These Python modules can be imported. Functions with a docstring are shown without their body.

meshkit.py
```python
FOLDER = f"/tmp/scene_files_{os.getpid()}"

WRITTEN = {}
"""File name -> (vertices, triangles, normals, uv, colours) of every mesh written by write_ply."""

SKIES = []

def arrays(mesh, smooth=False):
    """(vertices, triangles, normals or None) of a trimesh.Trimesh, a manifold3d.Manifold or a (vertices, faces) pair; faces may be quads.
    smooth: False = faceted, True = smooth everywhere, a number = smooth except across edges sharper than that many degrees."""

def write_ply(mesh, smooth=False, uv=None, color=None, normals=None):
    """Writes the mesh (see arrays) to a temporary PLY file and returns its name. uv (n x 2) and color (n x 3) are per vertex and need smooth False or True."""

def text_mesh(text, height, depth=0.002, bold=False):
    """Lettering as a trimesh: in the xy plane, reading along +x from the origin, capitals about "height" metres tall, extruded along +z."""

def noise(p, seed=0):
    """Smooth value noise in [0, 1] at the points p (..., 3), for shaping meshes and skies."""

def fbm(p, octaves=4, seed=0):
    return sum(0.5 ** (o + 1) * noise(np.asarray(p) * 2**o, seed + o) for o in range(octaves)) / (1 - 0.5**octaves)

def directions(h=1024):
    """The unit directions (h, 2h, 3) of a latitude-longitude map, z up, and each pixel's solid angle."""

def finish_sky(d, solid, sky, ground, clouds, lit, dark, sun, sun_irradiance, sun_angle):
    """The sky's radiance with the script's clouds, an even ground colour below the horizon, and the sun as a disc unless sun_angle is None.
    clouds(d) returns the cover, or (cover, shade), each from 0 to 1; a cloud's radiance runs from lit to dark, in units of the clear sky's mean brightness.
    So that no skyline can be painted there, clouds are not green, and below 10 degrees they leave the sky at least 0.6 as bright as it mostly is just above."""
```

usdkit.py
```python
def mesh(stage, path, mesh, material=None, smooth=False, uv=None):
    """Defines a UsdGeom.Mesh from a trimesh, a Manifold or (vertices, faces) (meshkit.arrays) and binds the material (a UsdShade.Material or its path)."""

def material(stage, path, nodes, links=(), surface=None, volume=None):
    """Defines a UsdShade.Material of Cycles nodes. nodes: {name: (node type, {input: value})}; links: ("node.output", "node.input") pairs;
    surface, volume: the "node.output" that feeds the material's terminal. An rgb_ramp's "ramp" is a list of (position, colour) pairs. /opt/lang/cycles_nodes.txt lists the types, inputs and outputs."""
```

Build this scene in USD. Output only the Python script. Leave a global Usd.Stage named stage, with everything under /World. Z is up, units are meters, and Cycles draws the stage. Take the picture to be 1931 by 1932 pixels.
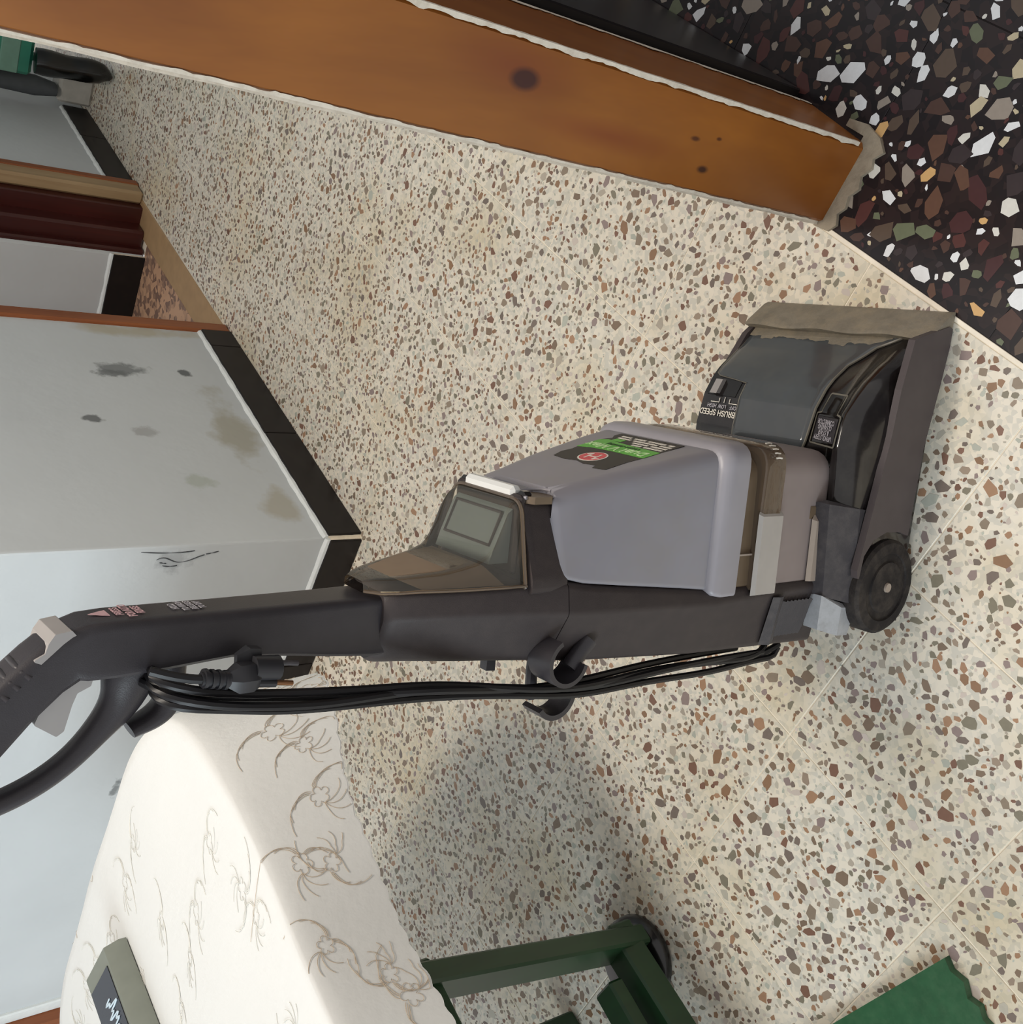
import math, random
import numpy as np, trimesh, usdkit, meshkit
import manifold3d as m3
from shapely.geometry import Polygon, Point, LineString
from shapely.ops import unary_union
from pxr import Usd, UsdGeom, UsdLux, UsdShade, Gf, Sdf, Vt

stage = Usd.Stage.CreateInMemory()
UsdGeom.SetStageUpAxis(stage, 'Z'); UsdGeom.SetStageMetersPerUnit(stage, 1.0)
UsdGeom.Xform.Define(stage, '/World')

# ------------------------------------------------------------------ camera, lights, exposure
CAM_H, FPX = 1.3, 2029.75
CM = np.array([[-0.37634, 0.77696, 0.50469], [0.49874, 0.62896, -0.59638], [-0.78079, 0.02727, -0.6242]])   # columns: image right, image down, forward
cam = UsdGeom.Camera.Define(stage, '/World/camera')
r_, d_, f_ = CM[:, 0], CM[:, 1], CM[:, 2]
cam.AddTransformOp().Set(Gf.Matrix4d(*r_, 0, *(-d_), 0, *(-f_), 0, 0, 0, CAM_H, 1))
cam.CreateFocalLengthAttr(35.0); cam.CreateHorizontalApertureAttr(1931 / FPX * 35.0)
cam.CreateClippingRangeAttr(Gf.Vec2f(0.05, 100))
cam.CreateExposureAttr(0.0)

dome = UsdLux.DomeLight.Define(stage, '/World/ambient_dome')  # even ambient fill added for the room, no sky is in view
dome.CreateIntensityAttr(0.18); dome.CreateColorAttr(Gf.Vec3f(1.0, 0.97, 0.95))
lamp = UsdLux.DiskLight.Define(stage, '/World/ceiling_lamp')
lamp.CreateRadiusAttr(0.25); lamp.CreateIntensityAttr(48.0); lamp.CreateColorAttr(Gf.Vec3f(1.0, 0.905, 0.79))
lamp.AddTranslateOp().Set(Gf.Vec3d(0.48, -1.10, 2.6))
win = UsdLux.RectLight.Define(stage, '/World/window_light')
win.CreateWidthAttr(2.2); win.CreateHeightAttr(1.6); win.CreateIntensityAttr(8.4); win.CreateColorAttr(Gf.Vec3f(0.80, 0.93, 1.0))
def aim(prim, pos, target):
    z = np.array(pos, float) - np.array(target, float); z /= np.linalg.norm(z)
    x = np.cross([0, 0, 1.0], z); x /= np.linalg.norm(x); y = np.cross(z, x)
    prim.AddTransformOp().Set(Gf.Matrix4d(*x, 0, *y, 0, *z, 0, *map(float, pos), 1))
aim(win, (2.5, 2.5, 2.0), (1.8, -1.3, 0.7))

# ------------------------------------------------------------------ helpers
rng = random.Random(7); nrng = np.random.default_rng(7)
USED = {}
def numbered(parent, name):
    k = parent + '/' + name
    n = USED.get(k, -1) + 1; USED[k] = n
    return k if n == 0 else f'{k}_{n:03d}'
def tags(p, label=None, cat=None, group=None, kind=None):
    for k, v in (('label', label), ('category', cat), ('group', group), ('kind', kind)):
        if v: p.SetCustomDataByKey(k, v)
    return p
def thing(name, label, cat, loc=(0, 0, 0), group=None, kind=None, matrix=None):
    x = UsdGeom.Xform.Define(stage, numbered('/World', name))
    if matrix is not None: x.AddTransformOp().Set(matrix)
    else: x.AddTranslateOp().Set(Gf.Vec3d(*map(float, loc)))
    p = tags(x.GetPrim(), label, cat, group, kind)
    ORIGIN[p.GetPath().pathString] = np.array(loc, float) if matrix is None else np.zeros(3)
    return p
ORIGIN = {}
def as_mesh(m):
    if hasattr(m, 'to_mesh'):
        q = m.to_mesh(); return trimesh.Trimesh(np.array(q.vert_properties[:, :3]), np.array(q.tri_verts), process=False)
    if isinstance(m, (list,)): return trimesh.util.concatenate([as_mesh(q) for q in m])
    return m
def part(name, mesh, mat, parent, smooth=30, label=None, kind=None):
    m = as_mesh(mesh)
    pp = parent.GetPath().pathString
    o = ORIGIN[pp]
    if np.any(o): m = m.copy(); m.apply_translation(-o)
    path = numbered(pp, name)
    g = usdkit.mesh(stage, path, m, MAT[mat], smooth=smooth)
    ORIGIN[path] = o
    return tags(g.GetPrim(), label, None, None, kind)
def single(name, mesh, mat, label, cat, smooth=30, kind=None, group=None):
    g = usdkit.mesh(stage, numbered('/World', name), as_mesh(mesh), MAT[mat], smooth=smooth)
    return tags(g.GetPrim(), label, cat, group, kind)

def box(x0, x1, y0, y1, z0, z1, b=0.0):
    if b <= 0:
        m = trimesh.creation.box([x1 - x0, y1 - y0, z1 - z0]); m.apply_translation([(x0 + x1) / 2, (y0 + y1) / 2, (z0 + z1) / 2]); return m
    b = min(b, (x1 - x0) / 2.01, (y1 - y0) / 2.01, (z1 - z0) / 2.01)
    pts = []
    for x, sx in ((x0, 1), (x1, -1)):
        for y, sy in ((y0, 1), (y1, -1)):
            for z, sz in ((z0, 1), (z1, -1)):
                pts += [(x + sx * b, y + sy * b, z), (x + sx * b, y, z + sz * b), (x, y + sy * b, z + sz * b)]
    return trimesh.convex.convex_hull(np.array(pts))
def hull(pts): return trimesh.convex.convex_hull(np.array(pts, float))
def loft(rings, cap=True):
    R = [np.asarray(r, float) for r in rings]; n = len(R[0]); V = np.vstack(R); Fc = []
    for i in range(len(R) - 1):
        for j in range(n):
            a, b = i * n + j, i * n + (j + 1) % n; Fc += [(a, b, b + n), (a, b + n, a + n)]
    if cap:
        V = np.vstack([V, R[0].mean(0), R[-1].mean(0)]); c0, c1 = len(V) - 2, len(V) - 1; k = (len(R) - 1) * n
        for j in range(n):
            Fc += [(c0, (j + 1) % n, j), (c1, k + j, k + (j + 1) % n)]
    m = trimesh.Trimesh(V, np.array(Fc), process=False)
    if m.volume < 0: m.invert()
    return m
def roundpoly(pts, r, n=4):
    pts = np.asarray(pts, float); out = []
    for i in range(len(pts)):
        p, a, b = pts[i], pts[i - 1], pts[(i + 1) % len(pts)]
        ua, ub = a - p, b - p; la, lb = np.linalg.norm(ua), np.linalg.norm(ub)
        rr = r[i] if np.ndim(r) else r
        t = min(rr, la * .45, lb * .45)
        A, B = p + ua / la * t, p + ub / lb * t
        for k in range(n + 1):
            s = k / n; out.append((1 - s) ** 2 * A + 2 * s * (1 - s) * p + s * s * B)
    return np.array(out)
def sweep(path, radius, sides=10, flat=None, cap=True):
    P = np.asarray(path, float); n = len(P); T = np.gradient(P, axis=0); T /= np.linalg.norm(T, axis=1, keepdims=True) + 1e-12
    R = np.broadcast_to(np.asarray(radius, float), (n,)) if np.ndim(radius) <= 1 else None
    up = np.array([0, 1.0, 0]) if flat is None else np.asarray(flat, float)
    if abs(T[0] @ up) > .95: up = np.array([1.0, 0, 0])
    ang = np.arange(sides) * 2 * np.pi / sides; rings = []
    for i in range(n):
        a = np.cross(T[i], up); a /= np.linalg.norm(a) + 1e-12; b = np.cross(a, T[i])
        if np.ndim(radius) == 2: ra, rb = radius[i]
        else: ra = rb = R[i]
        rings.append(P[i] + np.cos(ang)[:, None] * a * ra + np.sin(ang)[:, None] * b * rb)
    return loft(rings, cap)
def spline(pts, n=40):
    from scipy.interpolate import CubicSpline
    P = np.asarray(pts, float); d = np.r_[0, np.cumsum(np.linalg.norm(np.diff(P, axis=0), axis=1))]
    return CubicSpline(d, P)(np.linspace(0, d[-1], n))
def prism(poly, fn, h0, h1):
    """shapely polygon in (s,t), extruded h0..h1; fn maps (s,t,h) arrays to xyz."""
    gs = getattr(poly, 'geoms', [poly]); out = []
    for g in gs:
        m = trimesh.creation.extrude_polygon(g, h1 - h0, engine='earcut'); m.apply_translation([0, 0, h0])
        v = fn(m.vertices); m = trimesh.Trimesh(v, m.faces, process=False)
        if m.volume < 0: m.invert()
        out.append(m)
    return trimesh.util.concatenate(out)
def side_prism(pts, y0, y1, r=0.0):
    """polygon given in (x,z), extruded in y"""
    P = Polygon(pts)
    if r: P = P.buffer(-r).buffer(2 * r).buffer(-r)
    return prism(P, lambda v: np.c_[v[:, 0], v[:, 2], v[:, 1]], y0, y1)
def man(m): 
    m = as_mesh(m).copy(); m.merge_vertices()
    return m3.Manifold(m3.Mesh(np.asarray(m.vertices, np.float32), np.asarray(m.faces, np.uint32)))
def cyl(p0, p1, r, n=24, r1=None):
    p0, p1 = np.array(p0, float), np.array(p1, float)
    t = (p1 - p0) / np.linalg.norm(p1 - p0); a = np.cross(t, [0, 0, 1.0] if abs(t[2]) < .9 else [1.0, 0, 0]); a /= np.linalg.norm(a); b = np.cross(t, a)
    ang = np.arange(n) * 2 * np.pi / n; c = np.cos(ang)[:, None] * a + np.sin(ang)[:, None] * b
    return loft([p0 + c * r, p1 + c * (r if r1 is None else r1)])
def project(P):
    q = (np.asarray(P, float) - [0, 0, CAM_H]) @ CM
    return np.c_[965.5 + FPX * q[:, 0] / q[:, 2], 966 + FPX * q[:, 1] / q[:, 2], q[:, 2]]

# ------------------------------------------------------------------ materials
MAT = {}
def lin(c):
    c = np.array(c, float) / 255.0
    return tuple(np.where(c <= 0.04045, c / 12.92, ((c + 0.055) / 1.055) ** 2.4))
def mat(name, nodes, links, surface): MAT[name] = usdkit.material(stage, '/World/Looks/' + name, nodes, links, surface=surface)
def plain(name, col, rough=.5, spec=.5, var=0.12, scale=30., bump=0., bscale=400., coat=0., metal=0., dust=None):
    """one colour with faint unevenness; optional dust film and fine relief"""
    c = np.array(lin(col))
    n = {'g': ('geometry', {}), 'n': ('noise_texture', {'scale': scale, 'detail': 4.0, 'roughness': .6}),
         'r': ('rgb_ramp', {'ramp': [(.25, tuple(c * (1 - var))), (.75, tuple(np.minimum(c * (1 + var), 1)))]}),
         'p': ('principled_bsdf', {'roughness': rough, 'specular_ior_level': spec, 'coat_weight': coat, 'coat_roughness': .08, 'metallic': metal})}
    l = [('g.position', 'n.vector'), ('n.fac', 'r.fac')]
    out = 'r.color'
    if dust:
        n['n2'] = ('noise_texture', {'scale': dust[1], 'detail': 6.0, 'roughness': .7}); n['m2'] = ('map_range', {'from_min': .45, 'from_max': .75, 'to_max': dust[2], 'clamp': True})
        n['mx'] = ('mix_color', {'b': lin(dust[0])})
        l += [('g.position', 'n2.vector'), ('n2.fac', 'm2.value'), ('m2.result', 'mx.fac'), ('r.color', 'mx.a')]; out = 'mx.result'
    l.append((out, 'p.base_color'))
    if bump:
        n['bn'] = ('noise_texture', {'scale': bscale, 'detail': 3.0}); n['b'] = ('bump', {'strength': bump, 'distance': .002})
        l += [('g.position', 'bn.vector'), ('bn.fac', 'b.height'), ('b.normal', 'p.normal')]
    mat(name, n, l, 'p.BSDF')
def clear(name, tint, rough=.05, haze=0.0, hazecol=(120, 110, 100)):
    """thin clear plastic wall: tinted see-through, a film of haze, gloss by fresnel"""
    n = {'t': ('transparent_bsdf', {'color': lin(tint)}), 'd': ('principled_bsdf', {'base_color': lin(hazecol), 'roughness': .4}), 'm1': ('mix_closure', {'fac': haze}),
         'gl': ('glossy_bsdf', {'color': (1, 1, 1), 'roughness': rough}), 'f': ('fresnel', {'IOR': 1.45}), 'm2': ('mix_closure', {})}
    mat(name, n, [('t.BSDF', 'm1.closure1'), ('d.BSDF', 'm1.closure2'), ('m1.closure', 'm2.closure1'), ('gl.BSDF', 'm2.closure2'), ('f.fac', 'm2.fac')], 'm2.closure')
def wood(name, c1, c2, axis_scale, rough=.4, knots=(), coat=.2):
    n = {'g': ('geometry', {}), 'mp': ('mapping', {'scale': axis_scale}), 'n': ('noise_texture', {'scale': 1.0, 'detail': 6.0, 'roughness': .65, 'distortion': .6}),
         'n3': ('noise_texture', {'scale': 4.0, 'detail': 2.0}), 'ad': ('math', {'math_type': 'multiply_add', 'value2': .7, 'value3': 0.0}), 'ad2': ('math', {'math_type': 'multiply_add', 'value2': .35}),
         'r': ('rgb_ramp', {'ramp': [(.3, lin(c1)), (.55, tuple((np.array(lin(c1)) + np.array(lin(c2))) / 2)), (.75, lin(c2))]}),
         'p': ('principled_bsdf', {'roughness': rough, 'coat_weight': coat * .6, 'coat_roughness': .25})}
    l = [('g.position', 'mp.vector'), ('mp.vector', 'n.vector'), ('g.position', 'n3.vector'), ('n.fac', 'ad.value1'), ('n3.fac', 'ad2.value1'), ('ad.value', 'ad2.value3'), ('ad2.value', 'r.fac')]
    out = 'r.color'
    for i, (c, rad, col, soft) in enumerate(knots):
        n[f'k{i}'] = ('vector_math', {'math_type': 'subtract', 'vector2': c}); n[f's{i}'] = ('vector_math', {'math_type': 'divide', 'vector2': rad}); n[f'l{i}'] = ('vector_math', {'math_type': 'length'})
        n[f'q{i}'] = ('map_range', {'from_min': 1.0, 'from_max': 1.0 - soft, 'clamp': True}); n[f'x{i}'] = ('mix_color', {'b': lin(col)})
        l += [('g.position', f'k{i}.vector1'), (f'k{i}.vector', f's{i}.vector1'), (f's{i}.vector', f'l{i}.vector1'), (f'l{i}.value', f'q{i}.value'), (f'q{i}.result', f'x{i}.fac'), (out, f'x{i}.a')]
        out = f'x{i}.result'
    l.append((out, 'p.base_color'))
    mat(name, n, l, 'p.BSDF')
def stained(name, col, stains, rough=.6, var=.04):
    """painted plaster with stains at given places: (centre, radii, colour, strength, noise scale, threshold)"""
    c = np.array(lin(col))
    n = {'g': ('geometry', {}), 'n': ('noise_texture', {'scale': 3.0, 'detail': 5.0}), 'r': ('rgb_ramp', {'ramp': [(.3, tuple(c * (1 - var))), (.7, tuple(np.minimum(1, c * (1 + var))))]}),
         'p': ('principled_bsdf', {'roughness': rough}), 'bn': ('noise_texture', {'scale': 25.0, 'detail': 3.0}), 'b': ('bump', {'strength': .12, 'distance': .01})}
    l = [('g.position', 'n.vector'), ('n.fac', 'r.fac'), ('g.position', 'bn.vector'), ('bn.fac', 'b.height'), ('b.normal', 'p.normal')]
    out = 'r.color'
    for i, (ce, rad, cl, st, ns, th) in enumerate(stains):
        n[f'k{i}'] = ('vector_math', {'math_type': 'subtract', 'vector2': ce}); n[f's{i}'] = ('vector_math', {'math_type': 'divide', 'vector2': rad}); n[f'l{i}'] = ('vector_math', {'math_type': 'length'})
        n[f'n{i}'] = ('noise_texture', {'scale': ns, 'detail': 4.0, 'roughness': .6})
        n[f'a{i}'] = ('math', {'math_type': 'multiply_add', 'value2': 1.6}); n[f'q{i}'] = ('map_range', {'from_min': th + .25, 'from_max': th - .1, 'to_max': st, 'clamp': True}); n[f'x{i}'] = ('mix_color', {'b': lin(cl)})
        l += [('g.position', f'k{i}.vector1'), (f'k{i}.vector', f's{i}.vector1'), (f's{i}.vector', f'l{i}.vector1'), ('g.position', f'n{i}.vector'), (f'n{i}.fac', f'a{i}.value1'), (f'l{i}.value', f'a{i}.value3'),
              (f'a{i}.value', f'q{i}.value'), (f'q{i}.result', f'x{i}.fac'), (out, f'x{i}.a')]
        out = f'x{i}.result'
    l.append((out, 'p.base_color'))
    mat(name, n, l, 'p.BSDF')
def speckled(name, base, c2, scale, rough=.28, amt=.5, warm=None):
    n = {'g': ('geometry', {}), 'v': ('voronoi_texture', {'scale': scale, 'randomness': 1.0}), 'sc': ('separate_color', {}), 'n': ('noise_texture', {'scale': 1.8, 'detail': 3.0}), 'm': ('map_range', {'from_min': .35, 'from_max': .8, 'to_max': amt, 'clamp': True}),
         'mx': ('mix_color', {'a': lin(base), 'b': lin(c2)}), 'w': ('map_range', {'from_min': .4, 'from_max': .7, 'to_min': 1.0, 'to_max': .9, 'clamp': True}), 'hs': ('mix_color', {'blend_type': 'multiply', 'fac': 1.0}),
         'cb': ('combine_color', {}), 'p': ('principled_bsdf', {'roughness': rough, 'specular_ior_level': .4})}
    l = [('g.position', 'v.vector'), ('v.color', 'sc.color'), ('sc.r', 'm.value'), ('m.result', 'mx.fac'), ('g.position', 'n.vector'), ('n.fac', 'w.value'), ('mx.result', 'hs.a'), ('w.result', 'cb.r'), ('w.result', 'cb.g'), ('w.result', 'cb.b'), ('cb.color', 'hs.b'), ('hs.result', 'p.base_color')]
    if warm:
        n['n5'] = ('noise_texture', {'scale': 3.2, 'detail': 5.0, 'roughness': .65}); n['m5'] = ('map_range', {'from_min': .48, 'from_max': .72, 'to_max': .6, 'clamp': True}); n['x5'] = ('mix_color', {'b': lin(warm)})
        l = [q for q in l if q[0] != 'mx.result'] + [('g.position', 'n5.vector'), ('n5.fac', 'm5.value'), ('m5.result', 'x5.fac'), ('mx.result', 'x5.a'), ('x5.result', 'hs.a')]
    mat(name, n, l, 'p.BSDF')

speckled('cream_terrazzo', (232, 224, 208), (200, 198, 188), 140., amt=.7, warm=(206, 188, 146))
speckled('dark_terrazzo', (30, 26, 29), (52, 40, 40), 70., rough=.2)
speckled('pink_terrazzo', (200, 160, 130), (120, 95, 85), 60., amt=.9)
plain('grout', (240, 230, 212), .7)
mat('chip_mix', {'a': ('attribute', {'attribute': 'chip_color'}), 'p': ('principled_bsdf', {'roughness': .25, 'specular_ior_level': .4})}, [('a.color', 'p.base_color')], 'p.BSDF')
CREAM_CHIPS = [(142, 128, 112), (132, 114, 98), (152, 136, 120), (124, 112, 104), (144, 114, 90), (146, 130, 126), (132, 126, 110), (164, 130, 104), (128, 98, 84)]
PALE_CHIPS = [(196, 192, 178), (186, 180, 166), (204, 192, 182), (182, 184, 172), (174, 164, 150)]
DARK_CHIPS = [(226, 228, 230), (216, 214, 206), (205, 165, 112), (150, 140, 130), (78, 58, 52), (70, 44, 46), (90, 76, 66), (104, 110, 88), (96, 70, 58), (190, 178, 150), (58, 50, 52), (84, 52, 50)]
for i, c in enumerate(CREAM_CHIPS + PALE_CHIPS): plain(f'cream_chip_{i}', c, .25, .4, var=.06, scale=120.)
for i, c in enumerate(DARK_CHIPS): plain(f'dark_chip_{i}', c, .2, .4, var=.06, scale=120.)

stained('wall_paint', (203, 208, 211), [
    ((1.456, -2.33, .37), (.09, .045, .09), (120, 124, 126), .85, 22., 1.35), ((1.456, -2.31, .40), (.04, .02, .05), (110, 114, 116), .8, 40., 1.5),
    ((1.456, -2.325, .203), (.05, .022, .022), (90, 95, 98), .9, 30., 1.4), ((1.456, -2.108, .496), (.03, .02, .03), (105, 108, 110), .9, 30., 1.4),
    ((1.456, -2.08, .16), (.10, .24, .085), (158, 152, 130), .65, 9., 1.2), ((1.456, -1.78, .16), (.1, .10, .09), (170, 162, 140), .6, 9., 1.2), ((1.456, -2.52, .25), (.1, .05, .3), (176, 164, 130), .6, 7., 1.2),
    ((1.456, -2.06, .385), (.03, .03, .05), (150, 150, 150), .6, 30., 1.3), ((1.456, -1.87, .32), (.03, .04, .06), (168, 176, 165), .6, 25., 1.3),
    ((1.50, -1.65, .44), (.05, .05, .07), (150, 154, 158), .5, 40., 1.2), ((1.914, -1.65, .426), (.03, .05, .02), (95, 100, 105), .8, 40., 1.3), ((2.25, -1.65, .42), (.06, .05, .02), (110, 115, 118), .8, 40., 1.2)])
plain('plaster_edge', (226, 230, 230), .7, var=.06, scale=40., bump=.3, bscale=60.)
plain('pale_edge', (222, 212, 196), .6, var=.12, scale=60., dust=((150, 130, 100), 90., .4))
plain('skirting_black', (27, 23, 23), .4, .3, var=.2, scale=14., dust=((58, 50, 46), 20., .2))
wood('jamb_wood', (104, 50, 11), (164, 100, 32), (6.0, 6.0, 40.0 / 40 * 1.3), .38, knots=[
    ((.253, -.94, .276), (.006, .05, .012), (60, 26, 10), .6), ((.22, -.94, .311), (.004, .05, .010), (84, 40, 12), .6), ((.213, -.94, .273), (.003, .05, .006), (84, 40, 12), .6),
    ((.20, -.94, .60), (.035, .05, .10), (122, 60, 20), .9), ((.243, -.94, .44), (.02, .05, .14), (130, 66, 20), .9), ((.209, -.94, .581), (.014, .05, .023), (58, 18, 16), .45)])
wood('brown_wood', (120, 62, 28), (158, 92, 48), (30., 30., 1.5), .45)
wood('mahogany', (52, 18, 16), (78, 30, 26), (30., 30., 1.2), .35)
wood('pale_trim', (150, 122, 88), (182, 158, 122), (30., 30., 1.5), .55)
wood('dark_door', (14, 11, 12), (26, 20, 20), (30., 30., 1.2), .4)
plain('mortar', (150, 138, 120), .9, var=.2, scale=50., bump=.6, bscale=120.)
plain('stone_sill', (168, 138, 102), .5, var=.1, scale=25.)
plain('body_plastic', (55, 48, 48), .55, .4, var=.1, scale=60., bump=.12, bscale=900., dust=((80, 70, 64), 30., .15))
plain('handle_plastic', (50, 47, 51), .4, .5, var=.1, scale=60., bump=.1, bscale=900.)
plain('gloss_black', (24, 20, 21), .16, .5, var=.2, scale=18., coat=.5, dust=((74, 70, 62), 24., .28))
plain('skirt_plastic', (74, 66, 67), .5, .4, var=.08, scale=40., bump=.1, bscale=900.)
plain('block_plastic', (66, 63, 66), .5, .4, var=.15, scale=60., dust=((98, 92, 88), 60., .4), bump=.1, bscale=800.)
plain('rubber', (34, 30, 30), .75, .3, var=.2, scale=40., dust=((84, 76, 68), 40., .5))
plain('cord_black', (22, 21, 24), .42, .4, var=.1)
plain('plug_black', (40, 40, 44), .4, .5, var=.1)
plain('brass', (150, 110, 80), .35, .5, metal=.9)
plain('silver_plastic', (168, 170, 174), .4, .5, var=.06, scale=80., dust=((120, 118, 116), 70., .4))
plain('trigger_grey', (158, 154, 152), .45, .5, var=.04)
plain('white_plastic', (226, 228, 226), .4, .5, var=.03)
plain('frosted_tank', (138, 136, 143), .42, .45, var=.05, scale=12., dust=((140, 133, 124), 14., .35))
plain('frosted_rim', (150, 147, 153), .38, .5, var=.05, scale=20.)
plain('flange_white', (172, 166, 160), .4, .5, var=.06, scale=30.)
plain('grey_lower_tank', (142, 130, 127), .45, .4, var=.05, scale=30.)
plain('lower_strip', (160, 146, 134), .4, .4, var=.05)
plain('tan_inside', (104, 88, 70), .4, .5, var=.15, scale=25.)
plain('brown_duct', (132, 112, 92), .5, .4, var=.1, scale=20.)
plain('float_grey', (112, 126, 130), .4, .4, var=.08, scale=20.)
plain('dusty_lip', (128, 121, 108), .5, .4, var=.18, scale=45., dust=((160, 146, 122), 35., .6), bump=.3, bscale=250.)
plain('smoked_cover', (74, 78, 81), .12, .5, var=.12, scale=14., coat=.4, dust=((92, 90, 84), 12., .35))
clear('clear_hood', (242, 238, 228), .03, .09, (176, 170, 156))
clear('clear_flange', (205, 190, 168), .06, .35, (140, 122, 104))
plain('label_black', (36, 32, 28), .5); plain('label_green', (92, 178, 60), .45, var=.1, scale=60.); plain('label_red', (214, 74, 82), .45); plain('label_white', (232, 226, 214), .5); plain('label_pale_green', (196, 226, 170), .5); plain('print_grey', (176, 172, 178), .5); plain('print_pink', (206, 168, 172), .5); plain('label_dark_green', (40, 84, 34), .5)
plain('cover_edge', (110, 106, 96), .35, .5)
plain('cloth', (226, 226, 223), .8, .2, var=.02, scale=6., bump=.35, bscale=70.)
plain('shaded_thread', (200, 184, 164), .6, .4); plain('lit_thread', (222, 219, 210), .6, .4)  # same thread twice: shade on the side, glare on top put into colour
plain('table_wood', (70, 60, 40), .6)
wood('green_paint', (18, 46, 24), (32, 70, 38), (20., 20., 3.), .42)
plain('green_worn', (42, 86, 56), .5, var=.18, scale=40., dust=((84, 112, 84), 60., .3))
plain('black_metal', (18, 17, 18), .25, .5, coat=.4)
plain('frame_grey', (126, 130, 120), .45, var=.06); plain('plaque_dark', (30, 28, 40), .12, .6, var=.2, scale=20., coat=.5); plain('script_white', (200, 216, 226), .4); plain('gold', (196, 150, 74), .3, .5, metal=.6)
plain('green_plastic', (44, 120, 98), .45, var=.1); plain('pale_green_plastic', (104, 140, 124), .45); plain('bag_black', (12, 13, 12), .18, .6); plain('white_box', (176, 174, 168), .6); plain('grey_cloth', (74, 78, 82), .8)
plain('dust_pale', (176, 168, 152), .9)

# ------------------------------------------------------------------ the setting
TILE = .305
def in_view(P, margin):
    q = project(P); return (q[:, 2] > .1) & (q[:, 0] > -margin) & (q[:, 0] < 1931 + margin) & (q[:, 1] > -margin) & (q[:, 1] < 1932 + margin)
X0, Y0 = .290, -.534
def chip_shape(r):
    n = rng.choice([5, 5, 6, 6, 7]); a0 = rng.random() * 6.28
    an = np.sort(a0 + (np.arange(n) + np.array([rng.uniform(-.33, .33) for _ in range(n)])) * 2 * np.pi / n)
    rad = r * np.array([rng.uniform(.72, 1.15) for _ in range(n)])
    p = np.c_[np.cos(an) * rad, np.sin(an) * rad]; s = rng.uniform(1.0, 1.35); th = rng.random() * 6.28
    p *= [s, 1 / s]; c, sn = math.cos(th), math.sin(th)
    return p @ np.array([[c, sn], [-sn, c]])
def scatter(x0, x1, y0, y1, kinds, inside, joint, margin, tight=.80):
    """random sequential packing, big ones first -> list of (centre, radius)"""
    cell = .03; grid = {}; out = []
    for (rmin, rmax, dens) in kinds:
        n = int(dens * (x1 - x0) * (y1 - y0))
        C = np.c_[nrng.uniform(x0, x1, n), nrng.uniform(y0, y1, n)]; R = rmin + (rmax - rmin) * nrng.random(n) ** 1.5
        ok = in_view(np.c_[C, np.zeros(n)], margin)
        for (x, y), r in zip(C[ok], R[ok]):
            if not inside(x, y, r): continue
            if joint:
                jx = abs((x - X0 + TILE / 2) % TILE - TILE / 2); jy = abs((y - Y0 + TILE / 2) % TILE - TILE / 2)
                if min(jx, jy) < r * 1.0: continue
            i, j = int(x // cell), int(y // cell)
            if any((x - a) ** 2 + (y - b) ** 2 < (tight * (r + c)) ** 2 for di in (-1, 0, 1) for dj in (-1, 0, 1) for a, b, c in grid.get((i + di, j + dj), ())): continue
            grid.setdefault((i, j), []).append((x, y, r)); out.append((x, y, r))
    return out
def chip_mesh(x, y, r, z):
    p = chip_shape(r) + [x, y]; n = len(p)
    V = np.vstack([np.c_[p, np.full(n, z)], np.c_[p, np.full(n, -.003)]]); Fc = [(0, i, i + 1) for i in range(1, n - 1)]
    for i in range(n):
        j = (i + 1) % n; Fc += [(i, i + n, j + n), (i, j + n, j)]
    return V, np.array(Fc)
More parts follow.
